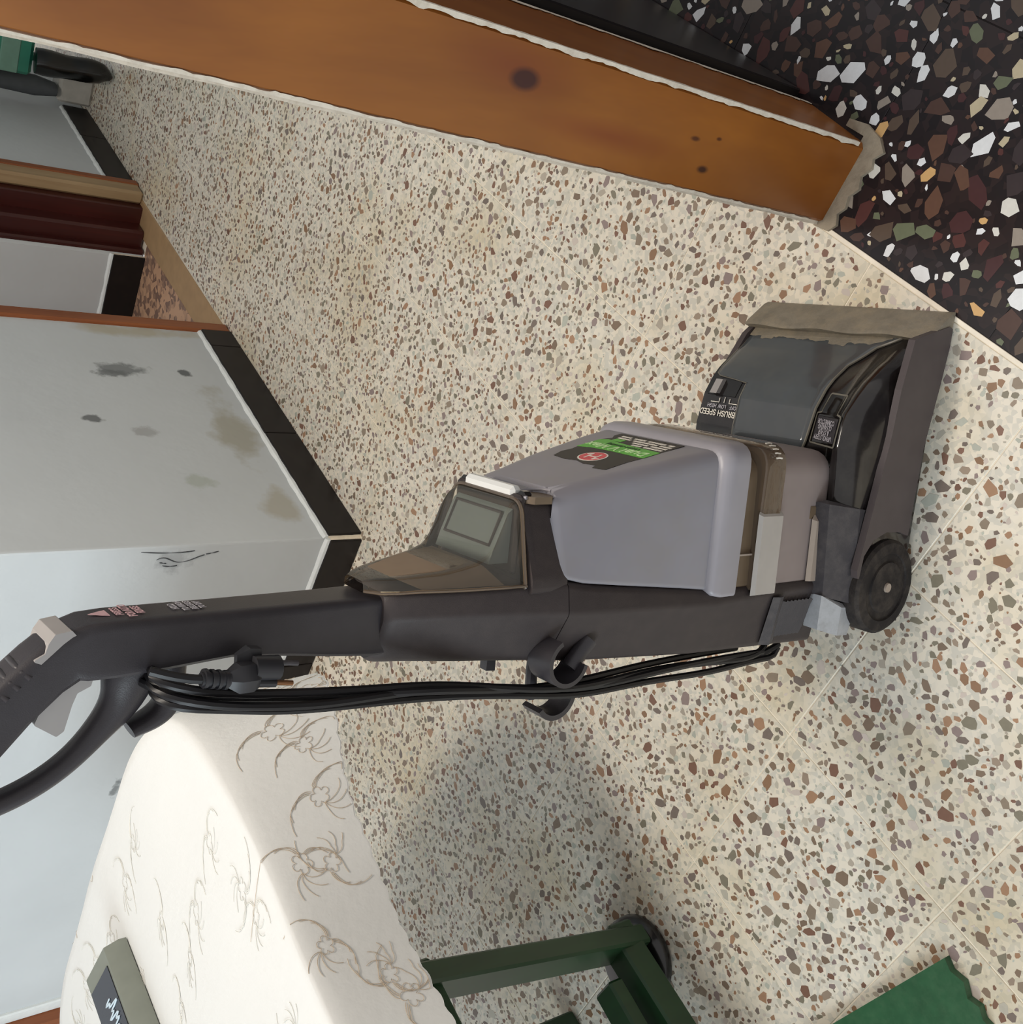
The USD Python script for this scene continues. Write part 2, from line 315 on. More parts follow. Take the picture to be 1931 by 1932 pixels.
def lay_chips(parent, chips, palette, pick, name, stuff, z, matname):
    P = np.array([(x, y, 0) for x, y, r in chips]); d = project(P); size = np.array([r for _, _, r in chips]) / d[:, 2]
    vis = in_view(P, 0); order = np.argsort(-(size * np.where(vis, 1, .0001)))[:300]; top = set(order.tolist())
    VV, FF, CC, k = [], [], [], 0
    for i, (x, y, r) in enumerate(chips):
        ci = pick(r); V, Fc = chip_mesh(x, y, r, z * rng.uniform(.6, 1.2))
        if i in top: part(name, trimesh.Trimesh(V, Fc, process=False), f'{matname}_{ci}', parent, smooth=False)
        else:
            VV.append(V); FF.append(Fc + k); k += len(V); c = np.array(lin(palette[ci])) * rng.uniform(.9, 1.1); CC.append(np.repeat(c[None], len(V), 0))
    if VV:
        pr = part(stuff, trimesh.Trimesh(np.vstack(VV), np.vstack(FF), process=False), 'chip_mix', parent, smooth=False, kind='stuff')
        pv = UsdGeom.PrimvarsAPI(pr).CreatePrimvar('chip_color', Sdf.ValueTypeNames.Color3fArray, 'vertex'); pv.Set(Vt.Vec3fArray.FromNumpy(np.vstack(CC).astype(np.float32)))

floor = thing('floor', 'cream terrazzo tile floor with brown stone chips under the carpet cleaner', 'floor', kind='structure')
part('grout_bed', [box(.29, 1.60, -5.2, .6, -.03, -.0012), box(1.60, 3.9, -1.65, .6, -.03, -.0012)], 'grout', floor, smooth=False)
for i in range(0, 12):
    for j in range(-16, 4):
        x0, y0 = X0 + i * TILE, Y0 + j * TILE
        x1, y1 = x0 + TILE, y0 + TILE
        if y0 < -1.66 and x0 > 1.456: continue
        xx1 = min(x1, 1.50) if y0 < -1.70 else x1
        if not in_view(np.array([[(x0 + xx1) / 2, (y0 + y1) / 2, 0]]), 500)[0]: continue
        g = .0010
        part('floor_tile', box(x0 + g, xx1 - g, y0 + g, y1 - g, -.012, 0, .0006), 'cream_terrazzo', floor, smooth=False)
def in_cream(x, y, r): return (.29 + r < x) and (x < 1.456 - r or (y > -1.65 + r and x < 3.3))
chips = scatter(.29, 2.3, -4.6, .35, [(.0075, .0115, 520), (.005, .0075, 2600), (.003, .005, 4600), (.0017, .003, 4200)], in_cream, True, 260)
chips = [c for c in chips if c[2] > .0024 or c[1] > -2.2]
def pick_cream(r): return rng.randrange(len(CREAM_CHIPS)) if rng.random() < (.80 if r > .004 else .60 if r > .003 else .3) else len(CREAM_CHIPS) + rng.randrange(len(PALE_CHIPS))
lay_chips(floor, chips, CREAM_CHIPS + PALE_CHIPS, pick_cream, 'stone_chip', 'stone_chips', .00025, 'cream_chip')

hall = thing('floor', 'black terrazzo floor with white, ochre and maroon marble chips beyond the door post', 'floor', kind='structure')
part('border_strip', box(.284, .29, -5.2, .6, -.012, .0012, .0005), 'grout', hall, smooth=False)
part('grout_bed', box(-2.2, .284, -5.2, .6, -.03, -.0012), 'skirting_black', hall, smooth=False)
for i in range(-5, 1):
    for j in range(-13, 4):
        x1 = .284 - (-i) * .305; x0 = x1 - .305; y0 = -.94 + j * .305
        if in_view(np.array([[(x0 + x1) / 2, y0 + .15, 0]]), 500)[0]:
            part('floor_tile', box(x0 + .0005, x1 - .0005, y0 + .0005, y0 + .3045, -.012, 0, .0005), 'dark_terrazzo', hall, smooth=False)
def in_dark(x, y, r):
    return x < .284 - r and not (.15 < x and y < -.93)
dchips = scatter(-.75, .284, -3.2, -.1, [(.014, .019, 520), (.010, .014, 1500), (.006, .010, 2600), (.003, .006, 3200)], in_dark, False, 200, tight=.86)
W_ = [16, 10, 4, 8, 14, 11, 12, 5, 9, 5, 10, 8]
def pick_dark(r): return rng.choices(range(len(DARK_CHIPS)), W_)[0]
lay_chips(hall, dchips, DARK_CHIPS, pick_dark, 'marble_chip', 'marble_chips', .00025, 'dark_chip')

# walls of the block on the left (seen upright: picture's left is up)
def wall(name, x0, x1, y0, y1, z1, label, matn='wall_paint', z0=0.0, b=.008):
    return single(name, box(x0, x1, y0, y1, z0, z1, b), matn, label, 'wall', kind='structure')
wl = thing('wall_left', 'stained white plaster wall left of the carpet cleaner, between corner and doorway', 'wall', (1.528, -2.1, 0), kind='structure')
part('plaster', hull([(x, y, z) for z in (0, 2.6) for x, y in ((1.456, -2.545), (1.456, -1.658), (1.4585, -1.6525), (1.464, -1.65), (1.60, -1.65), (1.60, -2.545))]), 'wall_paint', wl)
for pts_ in ([(1.470, .515), (1.474, .48), (1.476, .44), (1.473, .40)], [(1.478, .345), (1.482, .36), (1.484, .372)], [(1.494, .478), (1.489, .462), (1.496, .447), (1.503, .432), (1.501, .41), (1.492, .39), (1.486, .375)], [(1.502, .47), (1.505, .455)], [(1.511, .462), (1.514, .445), (1.512, .43)]):
    q_ = spline([(x, -1.6496, z) for x, z in pts_], 24); part('scratch', sweep(q_, .0004 + .0011 * np.abs(np.sin(np.linspace(.2, 5.5, 24))), 5, flat=(0, 1, 0)), 'grey_cloth', wl, smooth=True)
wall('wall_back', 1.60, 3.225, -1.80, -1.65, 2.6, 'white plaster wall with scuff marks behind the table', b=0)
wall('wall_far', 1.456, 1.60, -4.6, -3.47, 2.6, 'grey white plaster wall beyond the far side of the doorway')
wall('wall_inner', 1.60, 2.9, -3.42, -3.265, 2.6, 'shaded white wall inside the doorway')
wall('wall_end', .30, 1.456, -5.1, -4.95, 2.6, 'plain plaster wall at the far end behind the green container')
def baseboard(name, p0, p1, nrm, h, label, first, pitch=.41):
    t = thing(name, label, 'baseboard', kind='structure')
    p0, p1, nrm = np.array(p0, float), np.array(p1, float), np.array(nrm, float); Lh = np.linalg.norm(p1 - p0); d = (p1 - p0) / Lh; s = 0.0; nxt = first
    while s < Lh - 1e-6:
        e = min(nxt, Lh); a, b = p0 + d * (s + .0012), p0 + d * (e - .0012); q = np.vstack([a, b, a + nrm * .012, b + nrm * .012])
        if e - s > .01: part('skirting_tile', box(q[:, 0].min(), q[:, 0].max(), q[:, 1].min(), q[:, 1].max(), 0, h, .0015), 'skirting_black', t, smooth=False)
        s = e; nxt = e + pitch
    q = np.vstack([p0, p1, p0 + nrm * .006, p1 + nrm * .006])
    part('grout_line', box(q[:, 0].min(), q[:, 0].max(), q[:, 1].min(), q[:, 1].max(), 0, h - .002), 'grout', t, smooth=False)
    xs = np.linspace(0, 1, 60); prof = []
    for k in xs:
        c = p0 + (p1 - p0) * k; w = .008 + .0008 * math.sin(k * 91) + .0008 * math.sin(k * 37)
        prof.append([np.r_[c, h - .003], np.r_[c + nrm * (w), h - .001], np.r_[c + nrm * (w * .8), h + w * .7], np.r_[c, h + w * 1.3]])
    part('plaster_fillet', loft(prof), 'plaster_edge', t)
    return t
baseboard('baseboard_left', (1.456, -1.65), (1.456, -2.545), (-1, 0), .088, 'black skirting tiles along the stained white wall left of the doorway', .40)
baseboard('baseboard_back', (1.456, -1.65), (3.22, -1.65), (0, 1), .083, 'black skirting tiles at the foot of the wall behind the table', .41)
baseboard('baseboard_far', (1.456, -3.475), (1.456, -4.10), (-1, 0), .088, 'black skirting tiles along the far wall past the doorway', .36)
baseboard('baseboard_inner', (1.60, -3.265), (2.6, -3.265), (0, 1), .105, 'black skirting inside the doorway', .6)
# doorway on the left
d2 = thing('trim_1', 'doorway with brown near jamb, mahogany far jamb and pale worn architrave', 'door frame', kind='structure')
part('near_jamb', box(1.446, 1.60, -2.587, -2.545, 0, 2.1, .004), 'brown_wood', d2)
part('far_jamb', box(1.475, 1.60, -3.46, -3.36, 0, 2.1, .004), 'mahogany', d2)
part('door_stop', [box(1.53, 1.615, -3.37, -3.30, 0, 2.1, .008), box(1.585, 1.64, -3.31, -3.275, 0, 2.1, .006)], 'mahogany', d2)
part('architrave', box(1.432, 1.474, -3.475, -3.385, 0, 2.1, .008), 'pale_trim', d2)
part('architrave_edge', box(1.428, 1.446, -3.475, -3.44, 0, 2.1, .006), 'brown_wood', d2)
part('door_sill', box(1.457, 1.56, -3.40, -2.57, -.01, .004, .003), 'stone_sill', d2)
single('floor', box(1.56, 3.2, -3.265, -1.80, -.012, .002), 'pink_terrazzo', 'pinkish speckled floor inside the doorway', 'floor', kind='structure')
single('trim_2', box(3.245, 3.5, -1.72, -1.60, 0, 2.2, .01), 'brown_wood', 'brown wooden frame past the end of the white wall', 'door frame', kind='structure')
single('trim_3', box(3.20, 3.245, -1.80, -1.64, 0, 2.4, .004), 'plaster_edge', 'white plaster strip at the end of the wall behind the table', 'wall edge', kind='structure')

# wooden door post with white edges: wear plus a painted-in highlight
post = thing('door_1', 'varnished orange pine door post with dark knots and worn white edges with painted highlight', 'door post', (.225, -.98, 0), kind='structure')
part('post_core', hull([(.168 + a, -.94 - b, z) for a, b in ((.006, 0), (0, .006)) for z in (0, 2.2)] + [(.283 - a, -.94 - b, z) for a, b in ((.004, 0), (0, .004)) for z in (0, 2.2)] + [(x, -1.07, z) for x in (.160, .283) for z in (0, 2.2)]), 'jamb_wood', post)
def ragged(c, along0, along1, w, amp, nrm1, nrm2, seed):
    """worn paint with an edge highlight put into its colour: a thin strip wrapping the corner at c (x,y) with an uneven border"""
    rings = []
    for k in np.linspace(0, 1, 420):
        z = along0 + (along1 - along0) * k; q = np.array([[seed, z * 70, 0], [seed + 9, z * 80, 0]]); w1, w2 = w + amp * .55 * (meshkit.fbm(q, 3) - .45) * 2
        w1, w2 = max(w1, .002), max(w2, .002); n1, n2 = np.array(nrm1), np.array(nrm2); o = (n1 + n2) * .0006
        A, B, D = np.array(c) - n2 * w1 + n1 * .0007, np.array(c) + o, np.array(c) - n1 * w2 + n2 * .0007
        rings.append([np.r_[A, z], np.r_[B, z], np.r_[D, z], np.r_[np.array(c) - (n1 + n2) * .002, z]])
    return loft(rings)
part('worn_edge_highlight', ragged((.1675, -.9395), .02, 2.2, .0045, .0045, (0, 1), (-1, 0), 3), 'pale_edge', post)
part('worn_edge_highlight', ragged((.2835, -.9395), .03, 2.2, .0022, .004, (0, 1), (1, 0), 8), 'pale_edge', post)
part('plaster_strip', loft([[(.283, -.946, z), (.2885 + .0008 * math.sin(z * 41), -.945, z), (.2885, -1.0, z), (.283, -1.0, z)] for z in np.linspace(0, 2.2, 60)]), 'pale_edge', post)
part('worn_edge_highlight', ragged((.1602, -1.0695), .0, 2.2, .010, .010, (0, -1), (-1, 0), 15), 'pale_edge', post)  # far edge: highlight of the rounded bead drawn as a pale strip
pl = Polygon([(.150, -.985), (.145, -.955), (.152, -.925), (.165, -.908), (.178, -.918), (.19, -.912), (.205, -.921), (.22, -.913), (.235, -.922), (.25, -.917), (.262, -.924), (.275, -.916), (.288, -.924), (.292, -.95), (.16, -.95), (.16, -.985)])
q = trimesh.creation.extrude_polygon(pl, .006, engine='earcut')
part('mortar_patch', q, 'mortar', post, label='ragged grey mortar around the foot of the post')
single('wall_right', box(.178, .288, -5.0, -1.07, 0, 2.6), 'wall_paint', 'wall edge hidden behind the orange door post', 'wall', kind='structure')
dd = thing('door_2', 'nearly black door leaf folded back behind the orange door post', 'door', (.165, -1.5, 0), kind='structure')
part('leaf', box(.150, .176, -2.4, -1.085, .006, 2.1, .002), 'dark_door', dd)

# ------------------------------------------------------------------ the carpet cleaner: x forward, y away from the camera, z up
Fv, Lv = np.array([-.88453, -.46648, 0]), np.array([.46648, -.88453, 0]); O = np.array([.59824, -.52194, 0]) + .15 * Lv
vac = thing('upright_carpet_cleaner', 'dark grey upright carpet cleaner with clear hood, frosted tank and green label', 'carpet cleaner', matrix=Gf.Matrix4d(*Fv, 0, *Lv, 0, 0, 0, 1, 0, *O, 1))
def ring6(z, xf, hf, xr, hr, xb, hb, r=.008, zs=0.0):
    p = roundpoly([(xf, -hf), (xr, -hr), (xb, -hb), (xb - .012, 0), (xb, hb), (xr, hr), (xf, hf)], [r, .004, r, .05, r, .004, r], 3)
    return np.c_[p, z + zs * (p[:, 0] - xr)]
body = part('body', loft([ring6(.137, .012, .101, .006, .108, -.070, .080, zs=.3), ring6(.143, .014, .105, .006, .112, -.079, .085, zs=.3), ring6(.345, .012, .104, -.004, .110, -.073, .082), ring6(.52, .026, .091, -.002, .0975, -.065, .068),
    ring6(.555, .031, .0865, -.002, .093, -.062, .062)]), 'body_plastic', vac)
upper = part('upper_body', loft([ring6(.5562, .031, .0865, -.002, .093, -.062, .0615), ring6(.62, .0295, .0745, .0, .081, -.058, .051), ring6(.665, .0265, .063, -.001, .069, -.056, .041), ring6(.705, .0245, .050, -.003, .056, -.053, .029),
    ring6(.722, .0235, .0445, -.004, .0495, -.052, .025), ring6(.734, .0225, .0395, -.005, .0435, -.051, .0225), ring6(.741, .021, .0365, -.006, .0395, -.049, .021), ring6(.745, .018, .031, -.008, .033, -.046, .018)]), 'body_plastic', vac)
# louvres and grip bar low on the near side
for k in range(9):
    z = .155 + k * .0075
    part('louvre', hull([(-.010 - .001, -.1125 - .0012, z), (-.062, -.0925 - .0015, z), (-.010, -.111, z + .004), (-.062, -.091, z + .004), (-.01, -.107, z), (-.062, -.088, z)]), 'body_plastic', vac)
part('side_rib', hull([(.0 - .003, -.1135, .222), (-.070, -.0895, .20), (.0 - .003, -.1165, .232), (-.072, -.094, .212), (-.003, -.1125, .242), (-.072, -.088, .226)]), 'block_plastic', vac)
# column under the hood
part('column', loft([np.c_[roundpoly([(.02, -.085), (.034, -.085), (.122 - k, -.062 + k), (.122 - k, .062 - k), (.034, .085), (.02, .085)], .012, 3), np.full(24, z)] for z, k in ((.556, .006), (.596, .006), (.603, .010))]), 'body_plastic', vac)
# neck and handle
def ring4(c, t, w, h, tw=1.0):
    """rounded section: centre c (x,z), direction t (x,z), half width in y, half thickness across"""
    c, t = np.array(c, float), np.array(t, float) / np.linalg.norm(t); nn = np.array([-t[1], t[0]])
    p = roundpoly([(h, -w), (-h, -w * tw), (-h, w * tw), (h, w)], min(w, h) * .55, 3)
    return np.c_[c[0] - nn[0] * -p[:, 0] * -1, p[:, 1], c[1] - nn[1] * -p[:, 0] * -1] if False else np.c_[c[0] + (-nn[0]) * p[:, 0], p[:, 1], c[1] + (-nn[1]) * p[:, 0]]
neck = []
for z, xf, wf, xb, wb in ((.70, .016, .030, -.048, .026), (.75, .0147, .029, -.047, .026), (.80, .014, .028, -.041, .029), (.84, .0137, .0275, -.035, .031), (.90, .0135, .0265, -.0285, .034), (.96, .0135, .026, -.033, .034), (1.0, .0135, .0255, -.036, .031), (1.022, .012, .025, -.037, .028)):
    neck.append(np.c_[roundpoly([(xf, -wf), (xb, -wb), (xb, wb), (xf, wf)], .009, 3), np.full(16, z)])
for c, t, w, h in (((-.0165, 1.036), (-.45, 1), .0245, .0235), ((-.029, 1.0535), (-.8, 1), .024, .0220), ((-.053, 1.0795), (-.95, 1), .0235, .0225), ((-.085, 1.108), (-.9, 1), .023, .023), ((-.115, 1.14), (-.9, 1), .022, .021), ((-.14, 1.165), (-1.2, 1), .0205, .018), ((-.158, 1.178), (-1.6, .7), .018, .013)):
    neck.append(ring4(c, t, w, h))
part('handle_neck', loft(neck), 'handle_plastic', vac)
GU = np.array([(-.0130, 1.0690), (-.0370, 1.0945), (-.0690, 1.1240), (-.0995, 1.1545)]); gd = np.r_[0, np.cumsum(np.linalg.norm(np.diff(GU, axis=0), axis=1))]
for k in range(8):
    u_ = .010 + k * .0115; c = np.array([np.interp(u_, gd, GU[:, 0]), np.interp(u_, gd, GU[:, 1])]); n_ = np.array([.70, .71])
    part('grip_rib', sweep([(c[0] + n_[0] * e, y, c[1] + n_[1] * e) for y, e in ((-.0225, -.013), (-.019, -.0055), (-.012, -.0022), (0, -.0014), (.012, -.0022), (.019, -.0055), (.0225, -.013))], .0032, 8, flat=(1, 0, 1)), 'handle_plastic', vac, smooth=50)
lp = spline([(-.026, 0, .960), (-.038, 0, .978), (-.060, 0, .985), (-.088, 0, 1.004), (-.112, 0, 1.028), (-.131, 0, 1.058), (-.143, 0, 1.092), (-.149, 0, 1.13), (-.150, 0, 1.168)], 50)
k_ = np.linspace(0, 1, 50); rr = np.c_[.0095 + .019 * np.exp(-(k_ / .22) ** 2), .0140 + .009 * np.exp(-(k_ / .16) ** 2)]
part('handle_loop', sweep(lp, rr, 14, flat=(0, 1, 0)), 'handle_plastic', vac)
part('trigger', side_prism([(-.038, 1.045), (-.033, 1.026), (-.038, 1.013), (-.046, 1.015), (-.051, 1.026), (-.061, 1.030), (-.083, 1.036), (-.087, 1.042), (-.074, 1.060)], -.0095, .0095, .002), 'trigger_grey', vac, label='light grey trigger lever')
part('thumb_switch', side_prism([(.0085, 1.036), (.0065, 1.049), (-.001, 1.054), (-.009, 1.0565), (-.0145, 1.066), (-.0185, 1.057), (-.015, 1.044), (-.007, 1.036), (.001, 1.030)], -.0235, .0235, .0012), 'trigger_grey', vac, label='light grey thumb switch on the handle bend')
# hood: clear shell on the upper body
HZ = [.606, .612, .618, .624, .632, .640, .650, .670, .690, .715, .735, .750, .762]
HX = [.113, .111, .106, .096, .074, .058, .049, .0430, .0395, .036, .0335, .032, .029]
HW = [.058, .058, .058, .0575, .056, .055, .0535, .049, .045, .039, .033, .025, .017]
HF = [.0785, .0785, .0775, .0765, .0745, .0725, .070, .0635, .0575, .049, .0415, .0315, .019]
HB = [.030, .030, .030, .0295, .029, .0285, .028, .0265, .0255, .0245, .0225, .021, .021]
def hood_ring(i, off):
    xf, w, fy, xb = HX[i] - off, HW[i] - off * .6, HF[i] - off, HB[i] - .003
    xf = max(xf, xb + .004)
    return roundpoly([(xb, -fy), (xf, -w), (xf, w), (xb, fy)], [.003, .016, .016, .003], 5)
def shell(off): return [np.c_[hood_ring(i, off), np.full(24, HZ[i])] for i in range(len(HZ))]
part('hood', loft(shell(0), cap=False), 'clear_hood', vac, smooth=40, label='clear plastic hood over the recovery inlet')
rim = [np.vstack([[r[j]], [r[j + 1]]]) for r in [hood_ring(0, 0)] for j in range(23)]
hr = hood_ring(0, -.001)
part('hood_rim', sweep(np.c_[hr, np.full(len(hr), .6075)], .0022, 6, flat=(0, 0, 1)), 'clear_flange', vac)
part('hood_foot_rim', sweep(np.array([(HB[i] - .001, -HF[i] - .0008, HZ[i]) for i in range(len(HZ))]), .0018, 6), 'clear_flange', vac)
part('inlet_duct', hull([(.029, -.070, .628), (.029, .070, .628), (.045, -.046, .640), (.045, .046, .640), (.0405, -.036, .69), (.0405, .036, .69), (.0335, -.022, .735), (.0335, .022, .735), (.0235, -.044, .71), (.0235, .044, .71)]), 'brown_duct', vac, label='brown inlet duct inside the clear hood')
part('float_cage', hull([(x, y, z) for y in (-.048, .048) for x, z in ((.046, .609), (.103, .609), (.098, .615), (.062, .629), (.046, .634))]), 'float_grey', vac, label='blue grey float cage inside the clear hood')
part('float_frame', sweep([(.098, -.040, .6165), (.064, -.040, .6295), (.064, .040, .6295), (.098, .040, .6165), (.098, -.040, .6165)], .0016, 6, flat=(0, 0, 1)), 'handle_plastic', vac)
part('hood_sill', box(.035, .1185, -.056, .056, .598, .608, .003), 'body_plastic', vac)
part('latch', box(.108, .1255, -.043, .043, .594, .608, .004), 'white_plastic', vac, label='white latch bar between hood and tank')
for s_ in (-1, 1): part('latch_hook', box(.108, .122, s_ * .050 - .006, s_ * .050 + .006, .590, .604, .003), 'gloss_black', vac)
# frosted tank
def tring(z, xf, hw, xb, hb, r=.018):
    return np.c_[roundpoly([(xf, -hw), (xb, -hb), (xb, hb), (xf, hw)], [r, .006, .006, r], 5), np.full(24, z)]
def tilt(r, k): r = r.copy(); r[:, 2] += k * (r[:, 0] - .034); return r
tank = loft([tring(.345, .1735, .1025, .012, .1055), tring(.36, .172, .100, .012, .1045), tring(.40, .164, .095, .016, .101), tring(.49, .1435, .080, .024, .094), tilt(tring(.535, .130, .069, .028, .089), .06), tilt(tring(.556, .1245, .064, .033, .0865), .10), tilt(tring(.563, .121, .061, .036, .083, .014), .10), tilt(tring(.566, .114, .055, .044, .076, .012), .10)])
arc = lambda sg: [(sg * (.0545 - .0225 * math.sin(a)), .594 - .0225 * math.cos(a)) for a in np.linspace(0, math.pi / 2, 9)]
lp_ = Polygon([(-.0545, .55)] + arc(-1) + arc(1)[::-1] + [(.0545, .55)])
lipm = prism(lp_, lambda v: np.c_[.085 + v[:, 2] - (v[:, 1] - .56) * .22, v[:, 0], v[:, 1]], 0, .038)
part('solution_tank', man(tank) + man(lipm) - man(cyl((.095, -.049, .581), (.16, -.049, .583), .0185, 32)), 'frosted_tank', vac, smooth=35, label='grey frosted plastic tank with a green label')
part('notch_lining', prism(Point(-.049, .582).buffer(.0186, 28).intersection(Polygon([(-.0635, .4), (.0, .4), (.0, .7), (-.0635, .7)])), lambda v: np.c_[.110 + v[:, 2], v[:, 0], v[:, 1]], 0, .0076), 'tan_inside', vac)
ta = np.radians(np.linspace(115, -100, 26)); part('notch_rim', sweep(np.c_[.1195 - .15 * .0195 * np.sin(ta) - .0006, -.049 + .0195 * np.cos(ta), .582 + .0195 * np.sin(ta)], .0021, 8, flat=(1, 0, 0)), 'frosted_rim', vac, smooth=50)
part('tank_rim', loft([tring(.316, .1815, .110, .006, .113, .026), tring(.318, .183, .112, .004, .1145, .026), tring(.340, .183, .112, .004, .1145, .026), tring(.352, .180, .109, .006, .1125, .024), tring(.360, .172, .1015, .012, .107, .02)]), 'frosted_rim', vac, smooth=50)
part('seal_band', loft([tring(.284, .166, .096, .01, .104, .026), tring(.318, .166, .096, .01, .104, .026)]), 'tan_inside', vac, smooth=50, label='tan band seen between the two tanks')
part('seal_rib', box(.05, .052, -.1055, -.1030, .285, .317), 'lower_strip', vac)
part('flange', loft([tring(.246, .179, .107, .008, .109, .028), tring(.250, .182, .110, .006, .1115, .03), tring(.280, .182, .110, .006, .1115, .03), tring(.2845, .179, .107, .008, .109, .028)]), 'clear_flange', vac, smooth=50)
part('flange_core', loft([tring(.247, .172, .101, .008, .107, .026), tring(.284, .172, .101, .008, .107, .026)]), 'lower_strip', vac, smooth=50)
for s in (-1, 1):
    part('flange_grip', hull([(x, s * y, z) for x, y in ((.004, .109), (.004, .1165), (.098, .1135), (.104, .107)) for z in (.2465, .2835)] + [(x, s * y, z) for x, y in ((.002, .112), (.100, .109)) for z in (.242, .287)]), 'flange_white', vac)
for k in range(5):
    a = .25 + k * .22; c = np.array([.154 + .0275 * math.cos(a), -.082 - .0275 * math.sin(a)])
    part('raised_mark', sweep([(c[0] + .0005, c[1] - .0005, .257), (c[0] + .0012, c[1] - .001, .262 + .003 * (k % 2)), (c[0] + .0005, c[1] - .0005, .268)], .0012, 5), 'label_white', vac)
part('lower_tank', loft([tring(.146, .170, .098, .010, .104, .03), tring(.150, .173, .101, .010, .106, .032), tring(.246, .174, .101, .010, .106, .032)]), 'grey_lower_tank', vac, smooth=50, label='warm grey lower tank')
part('lower_tank_strip', hull([(x, y, z) for x, y in ((.012, -.104), (.012, -.1125), (.088, -.110), (.096, -.104)) for z in (.146, .172)] + [(.012, -.109, .178), (.09, -.106, .178)]), 'lower_strip', vac)
part('strip_notch', hull([(.090, -.1035, .150), (.106, -.1035, .150), (.090, -.1035, .181), (.106, -.1035, .181), (.092, -.1045, .152), (.104, -.1045, .152), (.092, -.1045, .179), (.104, -.1045, .179)]), 'tan_inside', vac)
# label on the tank front
A0, A1 = np.array([.1727, .355]), np.array([.1262, .562]); ts = (A1 - A0) / np.linalg.norm(A1 - A0); nsl = np.array([ts[1], -ts[0]])
lo = np.array([.1705, .3665])
def on_label(v):
    b = lo + np.outer(v[:, 1], ts) + np.outer(v[:, 2] + .0006, nsl); return np.c_[b[:, 0], v[:, 0], b[:, 1]]
lab = part('label', prism(Polygon([(-.052, 0), (.052, 0), (.053, .012), (.046, .022), (.053, .034), (.052, .070), (.048, .085), (.05, .10), (.043, .118), (.020, .121), (.004, .117), (-.012, .122), (-.030, .119), (-.034, .128), (-.052, .125), (-.050, .09), (-.0525, .06)]), on_label, 0, .0006), 'label_black', vac, smooth=False, label='torn black and green label on the tank')
part('green_band', prism(Polygon([(-.052, .040), (.0, .037), (.025, .034), (.044, .030), (.053, .036), (.052, .074), (.03, .068), (0, .0665), (-.0525, .068)]), on_label, .0006, .0009), 'label_green', lab, smooth=False)
part('emblem', prism(Point(0, .096).buffer(.0178, 32), on_label, .0006, .0010), 'label_white', lab, smooth=False)
part('emblem_disc', prism(Point(0, .096).buffer(.0158, 32), on_label, .0010, .0013), 'label_red', lab, smooth=False)
bars = unary_union([LineString(p).buffer(.0011) for p in ([(-.009, .105), (-.006, .088)], [(.004, .105), (.007, .088)], [(-.0075, .097), (.0055, .097)], [(-.013, .100), (-.009, .105)], [(.007, .088), (.012, .092)])])
part('emblem_letter', prism(bars.intersection(Point(0, .096).buffer(.0145)), on_label, .0013, .0016), 'label_white', lab, smooth=False)
def letters(text, h, s0, t0, fn, matn, parent, name='lettering', bold=True, squash=1.0):
    m = meshkit.text_mesh(text, h, .0004, bold); v = m.vertices.copy(); v[:, 0] *= squash; v[:, 0] += s0; v[:, 1] += t0; v[:, 2] += .0009
    return part(name, trimesh.Trimesh(fn(v), m.faces, process=False), matn, parent, smooth=False)
letters('Dual V Max', .0135, -.047, .050, on_label, 'label_pale_green', lab, squash=1.0)
letters('carpet cleaning', .006, -.024, .0425, on_label, 'label_dark_green', lab, squash=.9)
lines = []
for t, segs in ((.031, ((-.048, -.018), (-.014, .002))), (.0235, ((-.048, -.022), (-.018, .008))), (.016, ((-.048, -.030), (-.026, .014), (.018, .040))), (.0085, ((-.046, -.036), (-.033, -.004), (0, .020), (.024, .041)))):
    for a, b in segs:
        s = a
        while s < b:
            e = min(b, s + rng.uniform(.004, .009)); lines.append(Polygon([(s, t), (e - .0008, t), (e - .0008, t + .0038), (s, t + .0038)])); s = e
part('small_print', prism(unary_union(lines), on_label, .0006, .0009), 'label_white', lab, smooth=False)
part('green_mark', prism(Polygon([(.022, .022), (.038, .022), (.038, .032), (.022, .031)]), on_label, .0006, .0009), 'label_green', lab, smooth=False)
# print on the neck
def on_neck(v): return np.c_[np.full(len(v), .0137) + v[:, 2], v[:, 0], v[:, 1]]
part('arrow_print', prism(Polygon([(-.008, 1.001), (.008, 1.001), (.006, 1.006), (0, 1.017), (-.006, 1.006)]), on_neck, 0, .0006), 'print_pink', vac, smooth=False)
for k, (t, h, z) in enumerate((('PRESS', .0065, .990), ('FOR AUTO', .0065, .981), ('RINSE', .0065, .972), ('HOLD', .0055, .941), ('TO WASH', .0055, .933), ('RELEASE', .0055, .925), ('TO DRY', .0055, .917))):
    w = meshkit.text_mesh(t, h, .0004, True).bounds[1][0] * .8
    letters(t, h, -w / 2, z, on_neck, 'print_pink' if k < 3 else 'print_grey', vac, 'handle_print', squash=.8)
